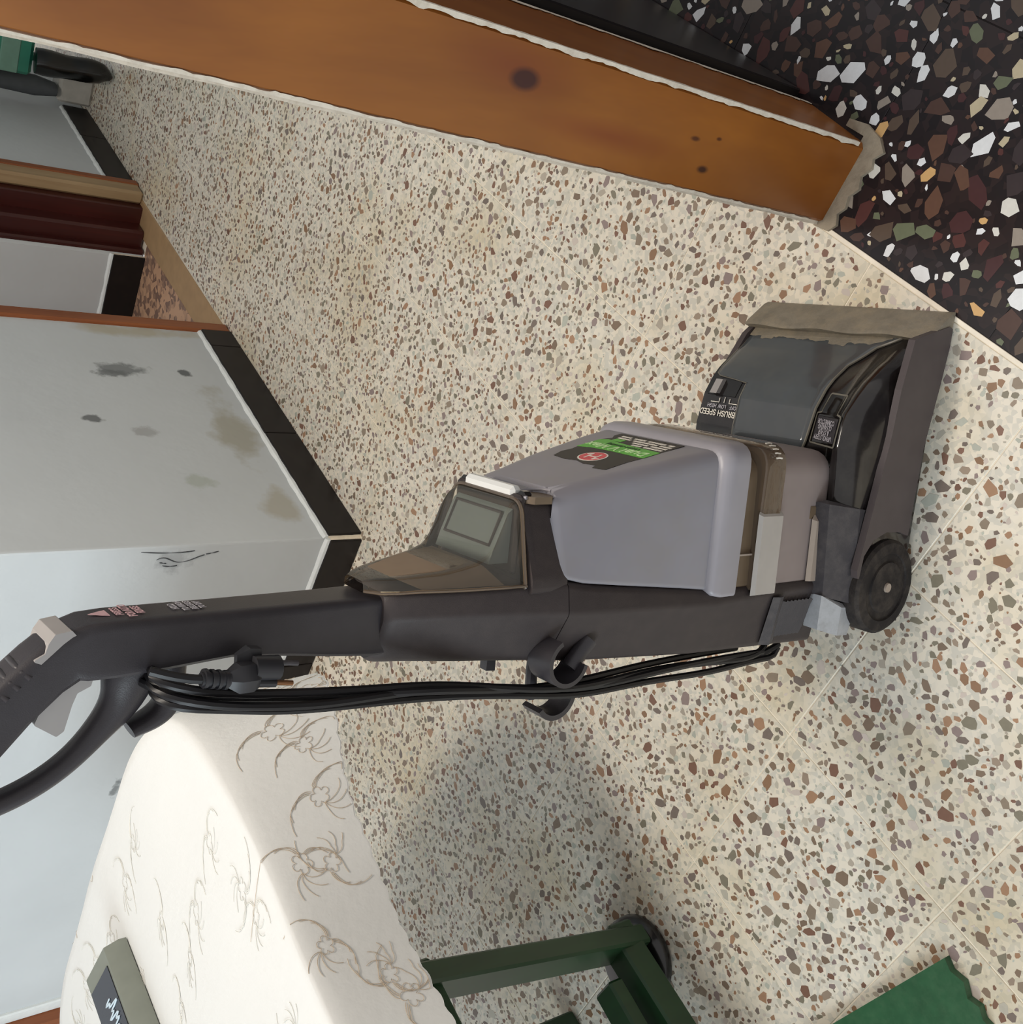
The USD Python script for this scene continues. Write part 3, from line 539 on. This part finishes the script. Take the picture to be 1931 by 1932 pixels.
# base
PX = [-.045, -.02, .0, .10, .18, .223, .248, .262, .295, .336, .356]; PZ = [.070, .095, .11, .125, .129, .120, .106, .094, .054, .014, .004]
def zbase(x, y):
    z = np.interp(x, PX, PZ); cr = np.interp(x, [.0, .08, .112, .159, .211, .251, .286, .32, .335], [.03, .030, .027, .030, .034, .023, .020, .008, 0])
    z = z - .030 * (np.clip((-.124 - y) / .019, 0, 1)) ** 2 * np.clip(z / .1, 0, 1)
    return z + cr * np.exp(-((y + .112) / .022) ** 2) * np.clip((y + .168) / .034, .15, 1)
xs = np.r_[np.linspace(-.045, .17, 22), np.linspace(.18, .334, 30)]; ys = np.r_[np.linspace(-.143, -.05, 28), np.linspace(-.04, .145, 22)]
def grid_solid(xs, ys, zf, zb):
    X, Y = np.meshgrid(xs, ys, indexing='ij'); Z = zf(X, Y); nx, ny = X.shape
    V = np.c_[X.ravel(), Y.ravel(), Z.ravel()]; Vb = np.c_[X.ravel(), Y.ravel(), np.full(X.size, zb) if np.isscalar(zb) else zb(X, Y).ravel()]
    idx = np.arange(nx * ny).reshape(nx, ny); a, b, c, d = idx[:-1, :-1].ravel(), idx[1:, :-1].ravel(), idx[1:, 1:].ravel(), idx[:-1, 1:].ravel(); N = nx * ny
    Fc = [np.c_[a, b, c], np.c_[a, c, d], np.c_[a, c, b] + N, np.c_[a, d, c] + N]
    for e in (idx[:, 0], idx[-1, :], idx[::-1, -1], idx[0, ::-1]):
        Fc += [np.c_[e[:-1], e[:-1] + N, e[1:] + N], np.c_[e[:-1], e[1:] + N, e[1:]]]
    m = trimesh.Trimesh(np.vstack([V, Vb]), np.vstack(Fc), process=False)
    if m.volume < 0: m.invert()
    return m
part('base_housing', grid_solid(xs, ys, zbase, .012), 'gloss_black', vac, smooth=40)
# smoked cover, a curved sheet 4 mm above the housing
CBX, CBY = [.150, .16, .18, .216, .251, .281, .308, .322], [-.036, -.038, -.045, -.047, -.049, -.052, -.072, -.10]
t01 = np.linspace(0, 1, 40); xs2 = np.linspace(.150, .3225, 60)
def cover_grid(h):
    rows = []
    for x in xs2:
        ya, yb = np.interp(x, CBX, CBY), np.interp(x, [.15, .244, .250, .33], [.076, .080, .138, .143])
        y = ya + (yb - ya) * t01; edge = np.minimum(1, np.minimum(t01, 1 - t01) / .05) ** .5
        rows.append(np.c_[np.full(40, x), y, zbase(np.full(40, x), y) + .0008 + h * (.3 + .7 * edge)])
    return np.array(rows)
G = cover_grid(.0045); Gb = cover_grid(0); n1, n2 = G.shape[:2]; idx = np.arange(n1 * n2).reshape(n1, n2); N = n1 * n2
a, b, c, d = idx[:-1, :-1].ravel(), idx[1:, :-1].ravel(), idx[1:, 1:].ravel(), idx[:-1, 1:].ravel(); Fc = [np.c_[a, b, c], np.c_[a, c, d]]
for e in (idx[:, 0], idx[-1, :], idx[::-1, -1], idx[0, ::-1]): Fc += [np.c_[e[:-1], e[:-1] + N, e[1:] + N], np.c_[e[:-1], e[1:] + N, e[1:]]]
cov = trimesh.Trimesh(np.vstack([G.reshape(-1, 3), Gb.reshape(-1, 3)]), np.vstack(Fc), process=False)
part('nozzle_cover', cov, 'smoked_cover', vac, smooth=40, label='smoked dark see-through nozzle cover')
ce = np.array([(x, np.interp(x, CBX, CBY) - .0005, 0) for x in np.linspace(.150, .3225, 60)]); ce[:, 2] = zbase(ce[:, 0], ce[:, 1]) + .0028
part('cover_edge', sweep(ce, .0019, 6, flat=(0, 0, 1)), 'cover_edge', vac)  # edge bead, its lighter colour stands in for the boundary highlight
ce2 = G[:, -1] + [0, 0, -.001]; part('cover_edge', sweep(ce2, .0016, 6, flat=(0, 0, 1)), 'cover_edge', vac)
# front lip
lipx = [(.3245, .047), (.331, .043), (.345, .026), (.3575, .010), (.361, .002), (.352, .002), (.335, .006), (.320, .030)]
rings = []
for y in np.r_[np.linspace(-.149, -.12, 8), np.linspace(-.11, .149, 26)]:
    k = .0015 * math.sin(y * 60); rings.append([(x + (k if i in (0, 1) else 0), y, z + (.002 * math.sin(y * 47 + 1) if i == 0 else 0)) for i, (x, z) in enumerate(lipx)])
part('front_lip', loft(rings), 'dusty_lip', vac, smooth=30, label='dusty clear front lip of the nozzle')
yy = np.linspace(-.088, .14, 130); bk = .3125 - .004 * meshkit.fbm(np.c_[yy * 130, yy * 0, yy * 0], 3, 4) - .004 * (meshkit.noise(np.c_[yy * 60, yy * 0 + 5, yy * 0], 9) > .62) - .01 * np.clip((-yy - .06) / .03, 0, 1) * -1
def on_housing(v): return np.c_[v[:, 0], v[:, 1], zbase(v[:, 0], v[:, 1]) + .0045 + v[:, 2]]
part('lip_dirt', prism(Polygon(list(zip(bk, yy)) + [(.3275, .14), (.3275, .05), (.3275, -.088)]).buffer(0).segmentize(.004), on_housing, 0, .0012), 'dusty_lip', vac, smooth=30)
# skirts and wheels
sk = [(.321, .085), (.258, .098), (.2, .103), (.164, .109), (.12, .116), (.074, .124), (.032, .132), (.014, .126), (.05, .122), (.070, .106), (.079, .08), (.078, .05), (.072, .029), (.119, .028), (.187, .026), (.265, .012), (.318, .004), (.340, .004), (.342, .012)]
for s in (-1, 1):
    P = Polygon(sk).buffer(0); P = P.buffer(-.002).buffer(.002)
    if s > 0: P = Polygon([(x, z - (.02 if z > .05 else 0)) for x, z in [(.312, .05), (.27, .098), (.24, .118), (.2, .13), (.16, .135), (.12, .135), (.074, .13), (.032, .132), (.014, .126), (.05, .122), (.070, .106), (.079, .08), (.078, .05), (.072, .029), (.119, .028), (.187, .026), (.265, .012), (.318, .004), (.340, .004), (.342, .012)]]).buffer(0)
    y0, y1 = (-.150, -.1405) if s < 0 else (.1405, .150)
    part('side_skirt', side_prism(list(P.exterior.coords)[:-1] if P.geom_type == 'Polygon' else sk, y0, y1), 'skirt_plastic', vac, smooth=25)
    yo = -.1505 if s < 0 else .1505; yi = yo + .034 * -s
    prof = [(.058, yi), (.062, yi + s * .003), (.062, yo - s * .004), (.058, yo), (.045, yo + s * .001), (.044, yo - s * .0015), (.034, yo - s * .0015), (.033, yo + s * .001), (.012, yo + s * .0015)]
    an = np.linspace(0, 2 * np.pi, 49)[:-1]
    w = part('wheel', loft([[(.006 + r * math.cos(t), y, .0622 + r * math.sin(t)) for t in an] for r, y in prof]), 'rubber', vac, smooth=35)
    part('axle_cap', cyl((.006, yo - s * .001, .0622), (.006, yo + s * .004, .0622), .007, 16, .006), 'lower_strip', w)
part('pivot_block', hull([(.112, -.1235, .172), (.116, -.116, .168), (-.006, -.1235, .158), (-.006, -.11, .160), (.112, -.105, .172), (.108, -.1395, .130), (-.014, -.1395, .118), (.104, -.137, .095), (-.022, -.137, .086), (.10, -.09, .095), (-.02, -.09, .086), (-.006, -.09, .158), (.1, -.09, .165)]), 'block_plastic', vac, smooth=20)
part('foot_pedal', hull([(-.004, -.125, .162), (-.006, -.117, .158), (-.020, -.1335, .128), (-.024, -.131, .094), (-.050, -.121, .155), (-.058, -.131, .125), (-.060, -.129, .100), (-.05, -.100, .155), (-.058, -.100, .102), (-.006, -.100, .158), (-.022, -.10, .096)]), 'silver_plastic', vac, smooth=20, label='silver grey foot pedal behind the pivot')
part('axle_housing', hull([(.0, -.11, .10), (-.045, -.11, .09), (-.045, .11, .09), (0, .11, .10), (.03, -.11, .03), (-.03, -.11, .03), (.03, .11, .03), (-.03, .11, .03)]), 'gloss_black', vac)
# slider platform print
def on_base(v):
    x, y = .203 - v[:, 1], v[:, 0] * .92 + .079
    return np.c_[x, y, zbase(x, y) + .0004 + v[:, 2]]
sl = part('slider', hull([(x, y, zbase(x, y) + h) for y in (.117, .129) for x in (.224, .244) for h in (0, .009)]), 'trigger_grey', vac, label='light grey brush speed slider')
part('slider_slot', hull([(x, y, zbase(x, y) + h) for y in (.088, .139) for x in (.222, .246) for h in (.0003, .0012)]), 'gloss_black', vac)
letters('BRUSH SPEED', .0078, 0.0, 0.002, on_base, 'label_white', vac, 'base_print', squash=.95)
letters('OFF', .005, .001, -.006, on_base, 'print_grey', vac, 'base_print'); letters('LOW', .005, .021, -.006, on_base, 'print_grey', vac, 'base_print'); letters('HIGH', .005, .040, -.006, on_base, 'print_grey', vac, 'base_print')
ln = unary_union([LineString(p).buffer(.0005, cap_style=2) for p in ([(.002, -.009), (.0175, -.009), (.0175, -.0155)], [(.0275, -.009), (.0275, -.017)], [(.0535, -.009), (.0375, -.009), (.0375, -.0155)])])
part('base_print', prism(ln, on_base, .0006, .0012), 'label_white', vac, smooth=False)
# recessed attachment plate on the near fender
def zplate(x, y):
    a, b = zbase(x, np.full_like(x, -.108)), zbase(x, np.full_like(x, -.053)); return a + (b - a) * (y + .108) / .055 + .001
def on_plate(v):
    x, y = .206 - v[:, 1], v[:, 0] - .080
    return np.c_[x, y, zplate(x, y) + v[:, 2]]
pp = Polygon([(-.027, .024), (.027, .024), (.027, -.010), (.017, -.012), (.015, -.036), (-.015, -.036), (-.017, -.012), (-.027, -.010)]).buffer(.002)
dense = lambda P, k=.004: P.segmentize(k)
part('tool_plate_rim', prism(dense(pp.buffer(.0012).difference(pp.buffer(-.0008))), on_plate, .0004, .0016), 'cover_edge', vac)
part('tool_plate', grid_solid(np.linspace(.184, .2145, 14), np.linspace(-.1055, -.0545, 24), lambda X, Y: zplate(X, Y) + .0008, lambda X, Y: zplate(X, Y) - .010), 'handle_plastic', vac, smooth=40)
for k, t in enumerate(('UPHOLSTERY', '& STAIR', 'CLEANING', 'CONNECTOR')):
    w = meshkit.text_mesh(t, .0058, .0004, True).bounds[1][0] * .82; letters(t, .0058, -w / 2, .0145 - k * .0066, lambda v: on_plate(v + [0, 0, .0010]), 'print_grey', vac, 'base_print', squash=.82)
# cord hooks
hk = spline([(-.030, 0, .946), (-.058, 0, .944), (-.075, 0, .9475), (-.086, 0, .960), (-.091, 0, .972), (-.0935, 0, .9785)], 24)
part('cord_hook', sweep(hk, np.c_[np.linspace(.017, .0065, 24), np.linspace(.018, .016, 24)], 14, flat=(0, 1, 0)), 'handle_plastic', vac, smooth=40)
an = np.radians(np.linspace(-62, 168, 30))
part('cord_hook', loft([[(-.054 - r * math.sin(a), y, .552 + r * math.cos(a)) for r, y in ((.0225, -.098), (.0275, -.098), (.0275, -.062), (.0225, -.062))] for a in an]), 'handle_plastic', vac, smooth=40)
part('hook_post', sweep([(-.036, -.083, .512), (-.048, -.081, .522), (-.060, -.080, .531), (-.066, -.080, .536)], .0095, 12), 'handle_plastic', vac, smooth=50)
an = np.radians(np.linspace(35, 190, 24))
part('cord_hook', loft([[(-.108 - r * math.sin(a), y, .526 + r * math.cos(a)) for r, y in ((.0225, -.056), (.0285, -.056), (.0285, -.026), (.0225, -.026))] for a in an]), 'handle_plastic', vac, smooth=40)
part('hook_post', sweep([(-.05, -.04, .552), (-.08, -.04, .553), (-.112, -.04, .551)], .0065, 8), 'handle_plastic', vac)
part('rear_peg', side_prism([(-.04, .589), (-.087, .589), (-.088, .577), (-.04, .577)], -.006, .006), 'handle_plastic', vac)
# power cord
cord = part('power_cord', sweep(spline([(-.021, -.058, .984), (-.026, -.062, .968), (-.029, -.064, .956), (-.031, -.066, .942)], 16), .0042, 8), 'cord_black', vac, label='black power cord wound in long loops between the hooks')
S2 = [(-.030, -.03, .972), (-.034, -.056, .970), (-.039, -.06, .956), (-.047, -.06, .926), (-.055, -.06, .875), (-.060, -.06, .827), (-.065, -.06, .77), (-.070, -.062, .701), (-.087, -.068, .588), (-.095, -.07, .505), (-.093, -.066, .415), (-.096, -.064, .27), (-.092, -.06, .18), (-.085, -.05, .160)]
S3 = [(-.042, -.03, .973), (-.047, -.056, .964), (-.054, -.066, .936), (-.063, -.068, .885), (-.070, -.066, .826), (-.072, -.064, .758), (-.076, -.060, .70), (-.092, -.055, .588), (-.100, -.058, .504), (-.099, -.055, .414), (-.1, -.055, .269), (-.097, -.058, .170), (-.088, -.06, .145)]
S4 = [(-.050, -.03, .970), (-.055, -.058, .960), (-.062, -.06, .926), (-.071, -.06, .874), (-.076, -.06, .826), (-.080, -.058, .769), (-.086, -.054, .699), (-.097, -.06, .587), (-.107, -.062, .504), (-.107, -.062, .413), (-.109, -.06, .267), (-.105, -.06, .174), (-.100, -.06, .150), (-.092, -.06, .146)]
S5 = [(-.038, -.02, .971), (-.043, -.05, .962), (-.052, -.054, .926), (-.061, -.052, .875), (-.070, -.054, .799), (-.073, -.07, .701), (-.089, -.062, .588), (-.091, -.062, .505), (-.088, -.058, .416), (-.086, -.056, .32), (-.088, -.05, .22)]
S6 = [(-.044, -.02, .976), (-.052, -.046, .95), (-.061, -.048, .90), (-.069, -.05, .82), (-.074, -.05, .74), (-.088, -.056, .60), (-.098, -.066, .50), (-.094, -.07, .40), (-.092, -.066, .27), (-.094, -.062, .18)]
for S in (S2, S3, S4, S5, S6): part('cord_strand', sweep(spline(S, 70), .0042, 8), 'cord_black', cord, smooth=40)
plug = part('plug', [cyl((-.031, -.066, .943), (-.0335, -.066, .918), .0062, 14, .0075)] + [cyl((-.0305 - .0012 * k, -.066, .941 - .006 * k), (-.0308 - .0012 * k, -.066, .938 - .006 * k), .0085, 14) for k in range(4)] + [hull([(-.034 + a, -.066 + b, z) for z, s in ((.919, .007), (.910, .0125), (.897, .0125), (.892, .010)) for a, b in ((s, s * .5), (s, -s * .5), (-s, s * .5), (-s, -s * .5), (0, s), (0, -s))]), cyl((-.040, -.066, .894), (-.0425, -.066, .874), .0045, 12), cyl((-.027, -.066, .896), (-.029, -.066, .872), .011, 14)], 'plug_black', cord, label='black mains plug')
part('plug', [hull([(-.022 + a, -.056 + b, z) for z, s in ((.908, .006), (.897, .0115), (.886, .010)) for a, b in ((s, s * .5), (s, -s * .5), (-s, s * .5), (-s, -s * .5))])], 'plug_black', cord)
part('prong', cyl((-.0425, -.066, .876), (-.0455, -.066, .857), .0024, 10), 'brass', cord)
part('prong', cyl((-.0245, -.066, .873), (-.0275, -.066, .853), .0024, 10), 'block_plastic', cord)

# ------------------------------------------------------------------ table with embroidered cloth
TC, TA, TB, TZ, TN = np.array([1.70, -.49]), .565, .59, .72, 4.3
def rim_pt(a):
    c, s = math.cos(a), math.sin(a); return np.array([TA * math.copysign(abs(c) ** (2 / TN), c), TB * math.copysign(abs(s) ** (2 / TN), s)])
NA = 480
rim_ = np.array([rim_pt(a) for a in np.linspace(0, 2 * np.pi, NA + 1)[:-1]])
dl = np.r_[0, np.cumsum(np.linalg.norm(np.diff(np.vstack([rim_, rim_[:1]]), axis=0), axis=1))]; PER = dl[-1]
ss = np.linspace(0, PER, NA + 1)[:-1]; rim_ = np.c_[np.interp(ss, dl, np.r_[rim_[:, 0], rim_[0, 0]]), np.interp(ss, dl, np.r_[rim_[:, 1], rim_[0, 1]])]
tg = np.roll(rim_, -1, 0) - np.roll(rim_, 1, 0); tg /= np.linalg.norm(tg, axis=1, keepdims=True); nr = np.c_[tg[:, 1], -tg[:, 0]]
corner = np.minimum(np.abs(rim_[:, 0]) / TA, np.abs(rim_[:, 1]) / TB) ; corner = np.clip((corner - .35) / .5, 0, 1)
hang = .130 + .11 * corner ** 1.5
def cloth_pt(s, d):
    """s: arclength along the rim; d>0 hangs down the side (fraction of the hem), d<0 lies on the top (metres inwards)"""
    i = (s / PER * NA) % NA; i0 = int(i) % NA; i1 = (i0 + 1) % NA; f = i - int(i)
    P = rim_[i0] * (1 - f) + rim_[i1] * f; n = nr[i0] * (1 - f) + nr[i1] * f; H = hang[i0] * (1 - f) + hang[i1] * f; C = corner[i0] * (1 - f) + corner[i1] * f
    if d <= 0:
        sc = 1 + d / .565; z = TZ + .0015 * math.sin(s * 19) * math.exp(d * 20)
        p = P * sc; return np.r_[TC + p, z + .0022 * (meshkit.fbm(np.array([[p[0] * 9, p[1] * 9, 0]]), 3)[0] - .5)], np.array([0, 0, 1.0])
    sc_ = .004 * abs(math.sin(s * math.pi / .03)); dd_ = d * (H + sc_)
    fold = (.5 + .5 * math.sin(s * 11.0 + 1.0)) * .034 + (.5 + .5 * math.sin(s * 29.0)) * .006
    out = .007 * (1 - math.exp(-dd_ / .008)) + fold * (dd_ / .15) + C * .03 * d
    return np.r_[TC + P + n * out, TZ - dd_], np.r_[n, .12]
NS, ND = 600, 14
V = []; 
dvals = [-.565 * .999, -.40, -.25, -.15, -.08, -.04, -.015, 0.0, .03, .08, .15, .25, .35, .45, .55, .65, .75, .85, .93, 1.0]
for s in np.linspace(0, PER, NS + 1)[:-1]:
    for d in dvals: V.append(cloth_pt(s, d)[0])
V = np.array(V); m_ = len(dvals); Fc = []
for i in range(NS):
    for j in range(m_ - 1):
        a, b = i * m_ + j, ((i + 1) % NS) * m_ + j; Fc += [(a, a + 1, b + 1), (a, b + 1, b)]
cm = trimesh.Trimesh(V, np.array(Fc), process=False)
if cm.face_normals[:, 2].sum() < 0: cm.invert()
inner = cm.copy(); inner.vertices = inner.vertices - [0, 0, .0016]; inner.invert()
table = thing('table', 'small table with green legs hidden under the white embroidered cloth', 'table', (1.70, -.49, 0))
top_in = np.c_[rim_ * .985 + TC, np.full(NA, TZ - .004)]; part('tabletop', loft([np.c_[top_in[::8, :2], np.full(NA // 8, TZ - .028)], top_in[::8]]), 'table_wood', table)
cloth = thing('tablecloth', 'white tablecloth with scalloped hem and embroidered flowers draped over the table', 'tablecloth', (1.70, -.49, TZ))
part('fabric', [cm, inner], 'cloth', cloth, smooth=True)
def stitch(pts, parent=cloth, r=.00042):
    P = []
    for s, d in pts:
        p, n = cloth_pt(s, d); P.append(p + n / np.linalg.norm(n) * .0010)
    return sweep(np.array(P), r, 4, flat=(.3, .5, .8))
st, st2 = [], []; rg = random.Random(5)
def motif(s0, d0, sc, rot, side):
    H = .15 if side else 1.0; lines_ = []
    def tr(q):
        q = np.array(q) * sc; c, s = math.cos(rot), math.sin(rot); q = q @ np.array([[c, s], [-s, c]])
        return [(s0 + x, d0 + (y / .15 if side else y)) for x, y in q]
    pet = []
    for k in range(41):
        a = k / 40 * 2 * math.pi; r = .011 + .009 * abs(math.cos(2.5 * a)) ** .6; pet.append((r * math.cos(a), r * math.sin(a)))
    lines_.append(tr(pet))
    for k in range(6):
        sg = -1 if k % 2 else 1; a0 = (.3 + .25 * (k // 2)) * sg; L_ = .045 + .02 * (k // 2)
        lines_.append(tr([(.015 * math.sin(a0) + t * L_ * math.sin(a0 + sg * t * 1.2), -.018 - t * L_ * math.cos(a0 + sg * t * 1.2) * .9) for t in np.linspace(0, 1, 12)]))
    for k in range(4):
        a0 = -.9 + .6 * k; lines_.append(tr([(t * .05 * math.sin(a0 + t * .9), .018 + t * .05 * math.cos(a0 + t * .9)) for t in np.linspace(0, 1, 12)]))
    for l in lines_:
        l = [(s, min(d, .98)) for s, d in l] if side else [(s, min(d, -.003)) for s, d in l]
        (st if side else st2).append(stitch(l))
for k in range(64): motif(k * PER / 64 + rg.uniform(-.03, .03), rg.uniform(.12, .88), rg.uniform(.5, .8), rg.uniform(-2.6, 2.6), True)
for k in range(48): motif(k * PER / 48 * 1.0 + rg.uniform(-.03, .03), -rg.uniform(.05, .36), rg.uniform(.55, .8), rg.uniform(0, 6.28), False)
part('embroidery', st, 'shaded_thread', cloth, smooth=True, kind='stuff'); part('top_embroidery', st2, 'lit_thread', cloth, smooth=True, kind='stuff')
# framed plaque lying on the table
pq = thing('plaque', 'dark glass plaque with white script in a grey frame with gold corner, on the tablecloth', 'plaque', (1.75, -.85, TZ))
fa, fb = np.array([1.641, -.913]), np.array([1.612, -.66]); du = (fb - fa) / np.linalg.norm(fb - fa); dn = np.array([-du[1], du[0]]); dn = dn if dn[0] > 0 else -dn
def plq(u, v, h):   # u along the front, v back, h up
    p = fa + du * u + dn * v; return (p[0], p[1], TZ + .002 + h)
part('frame', hull([plq(u, v, h) for u in (0, .34) for v, h in ((0, 0), (.0, .012), (.012, .034), (.085, .050), (.085, 0))]), 'frame_grey', pq)
sl0, sl1 = np.array([.013, .0345]), np.array([.083, .0500])
def on_plq(u, k, e): 
    q = sl0 + (sl1 - sl0) * k; return plq(u, q[0] - e * .2, q[1] + e)
part('glass_panel', hull([on_plq(u, k, e) for u in (.03, .335) for k in (.06, .98) for e in (-.002, .0012)]), 'plaque_dark', pq)
scr = []
for w in range(4):
    u0 = .075 + w * .065; scr.append(sweep(np.array([on_plq(u0 + t * .055, .35 + .16 * math.sin(t * 17 + w) * (1 - .4 * t) + .12 * math.sin(t * 41 + w), .0022) for t in np.linspace(0, 1, 40)]), .0016, 5, flat=(0, 0, 1)))
part('script', scr, 'script_white', pq, smooth=True, label='illegible flowing white script')
part('gold_corner', hull([plq(u, v, h) for u in (.245, .345) for v, h in ((-.004, -.001), (-.004, .014), (.010, .034), (.02, .03), (.02, 0))]), 'gold', pq)

# green chair under the table
ch = thing('green_chair', 'dark green painted wooden chair under the table with a round black foot', 'chair', (1.40, -.45, 0))
def beam(p0, p1, w, h, upv=(0, 0, 1), b=.004):
    p0, p1 = np.array(p0, float), np.array(p1, float); t = (p1 - p0); L_ = np.linalg.norm(t); t /= L_; a = np.cross(upv, t); a /= np.linalg.norm(a); c = np.cross(t, a)
    m = box(0, L_, -w / 2, w / 2, -h / 2, h / 2, b); M4 = np.eye(4); M4[:3, 0], M4[:3, 1], M4[:3, 2], M4[:3, 3] = t, a, c, p0; m.apply_transform(M4); return m
part('leg', beam((1.385, -.515, .035), (1.285, -.535, .52), .060, .034, (0, 1, .1)), 'green_paint', ch)
part('floor_rail', beam((1.375, -.545, .075), (1.385, -.02, .075), .05, .05), 'green_paint', ch)
part('stretcher', beam((1.395, -.47, .13), (1.42, -.05, .13), .05, .03), 'green_paint', ch)
part('seat_rail', beam((1.29, -.56, .50), (1.30, .0, .50), .035, .05), 'green_paint', ch)
part('leg', beam((1.385, -.03, .02), (1.30, -.03, .52), .05, .034, (0, 1, .1)), 'green_paint', ch)
part('seat', box(1.28, 1.70, -.56, .0, .515, .535, .006), 'green_paint', ch)
part('leg', beam((1.69, -.03, 0), (1.68, -.03, .52), .04, .04, (0, 1, 0)), 'green_paint', ch)
part('leg', beam((1.69, -.53, 0), (1.68, -.53, .52), .04, .04, (0, 1, 0)), 'green_paint', ch)
an = np.linspace(0, 2 * np.pi, 41)[:-1]
part('round_foot', loft([[(1.435 + r * math.cos(t) * 1.1, -.505 + r * math.sin(t), z) for t in an] for r, z in ((.066, 0), (.073, .008), (.071, .022), (.056, .034))]), 'black_metal', ch, smooth=50)
pk = thing('green_board', 'worn green wooden foot board with a frayed end lying on the terrazzo near the chair', 'board', (1.1, -.2, 0))
e = [(0.0, -.046), (.004, -.03), (-.004, -.012), (.005, .006), (-.003, .02), (.003, .034), (0, .046), (.42, .046), (.42, -.046)]
M4 = np.eye(4); dv = np.array([.985, -.17]); M4[:2, 0] = dv; M4[:2, 1] = [.17, .985]; M4[:3, 3] = (.945, -.142, .001)
bm = trimesh.creation.extrude_polygon(Polygon(e), .012, engine='earcut'); bm.apply_transform(M4)
part('board', bm, 'green_worn', pk)

# ------------------------------------------------------------------ far corner clutter
gb = thing('green_container', 'green plastic container with a pale stripe at the far end of the floor', 'container', (1.24, -4.05, 0))
part('tub', box(1.185, 1.31, -4.12, -3.92, .255, .60, .012), 'green_plastic', gb); part('stripe', box(1.188, 1.307, -3.925, -3.916, .30, .36, .003), 'pale_green_plastic', gb)
part('stand', [box(1.19, 1.215, -4.11, -4.08, 0, .26), box(1.285, 1.305, -4.11, -4.08, 0, .26)], 'green_plastic', gb)
bg = thing('plastic_bag', 'shiny black plastic bag hanging below the green container', 'bag', (1.24, -3.9, 0))
pts = spline([(1.245, -3.90, .255), (1.243, -3.895, .18), (1.238, -3.89, .10), (1.235, -3.88, .04), (1.243, -3.87, .012)], 30)
rg2 = .042 - .012 * np.linspace(0, 1, 30) ** 3 + .0022 * np.sin(np.linspace(0, 11, 30)); rg2[-4:] *= [.9, .75, .55, .3]
part('bag', sweep(pts, rg2, 14), 'bag_black', bg, smooth=50)
single('white_block', box(1.325, 1.425, -4.16, -4.06, 0, .12, .01), 'white_box', 'small white box on the floor at the end of the far skirting', 'box')
single('grey_mass', hull([(1.385 + .035 * math.cos(a) * s, -4.07 + .04 * math.sin(a), z) for z, s in ((.13, .6), (.2, 1), (.36, .9)) for a in np.linspace(0, 6.28, 12)]), 'grey_cloth', 'dark grey bundle between the green container and the far wall', 'mass', smooth=50)  # plain dark grey rounded hull beside the container
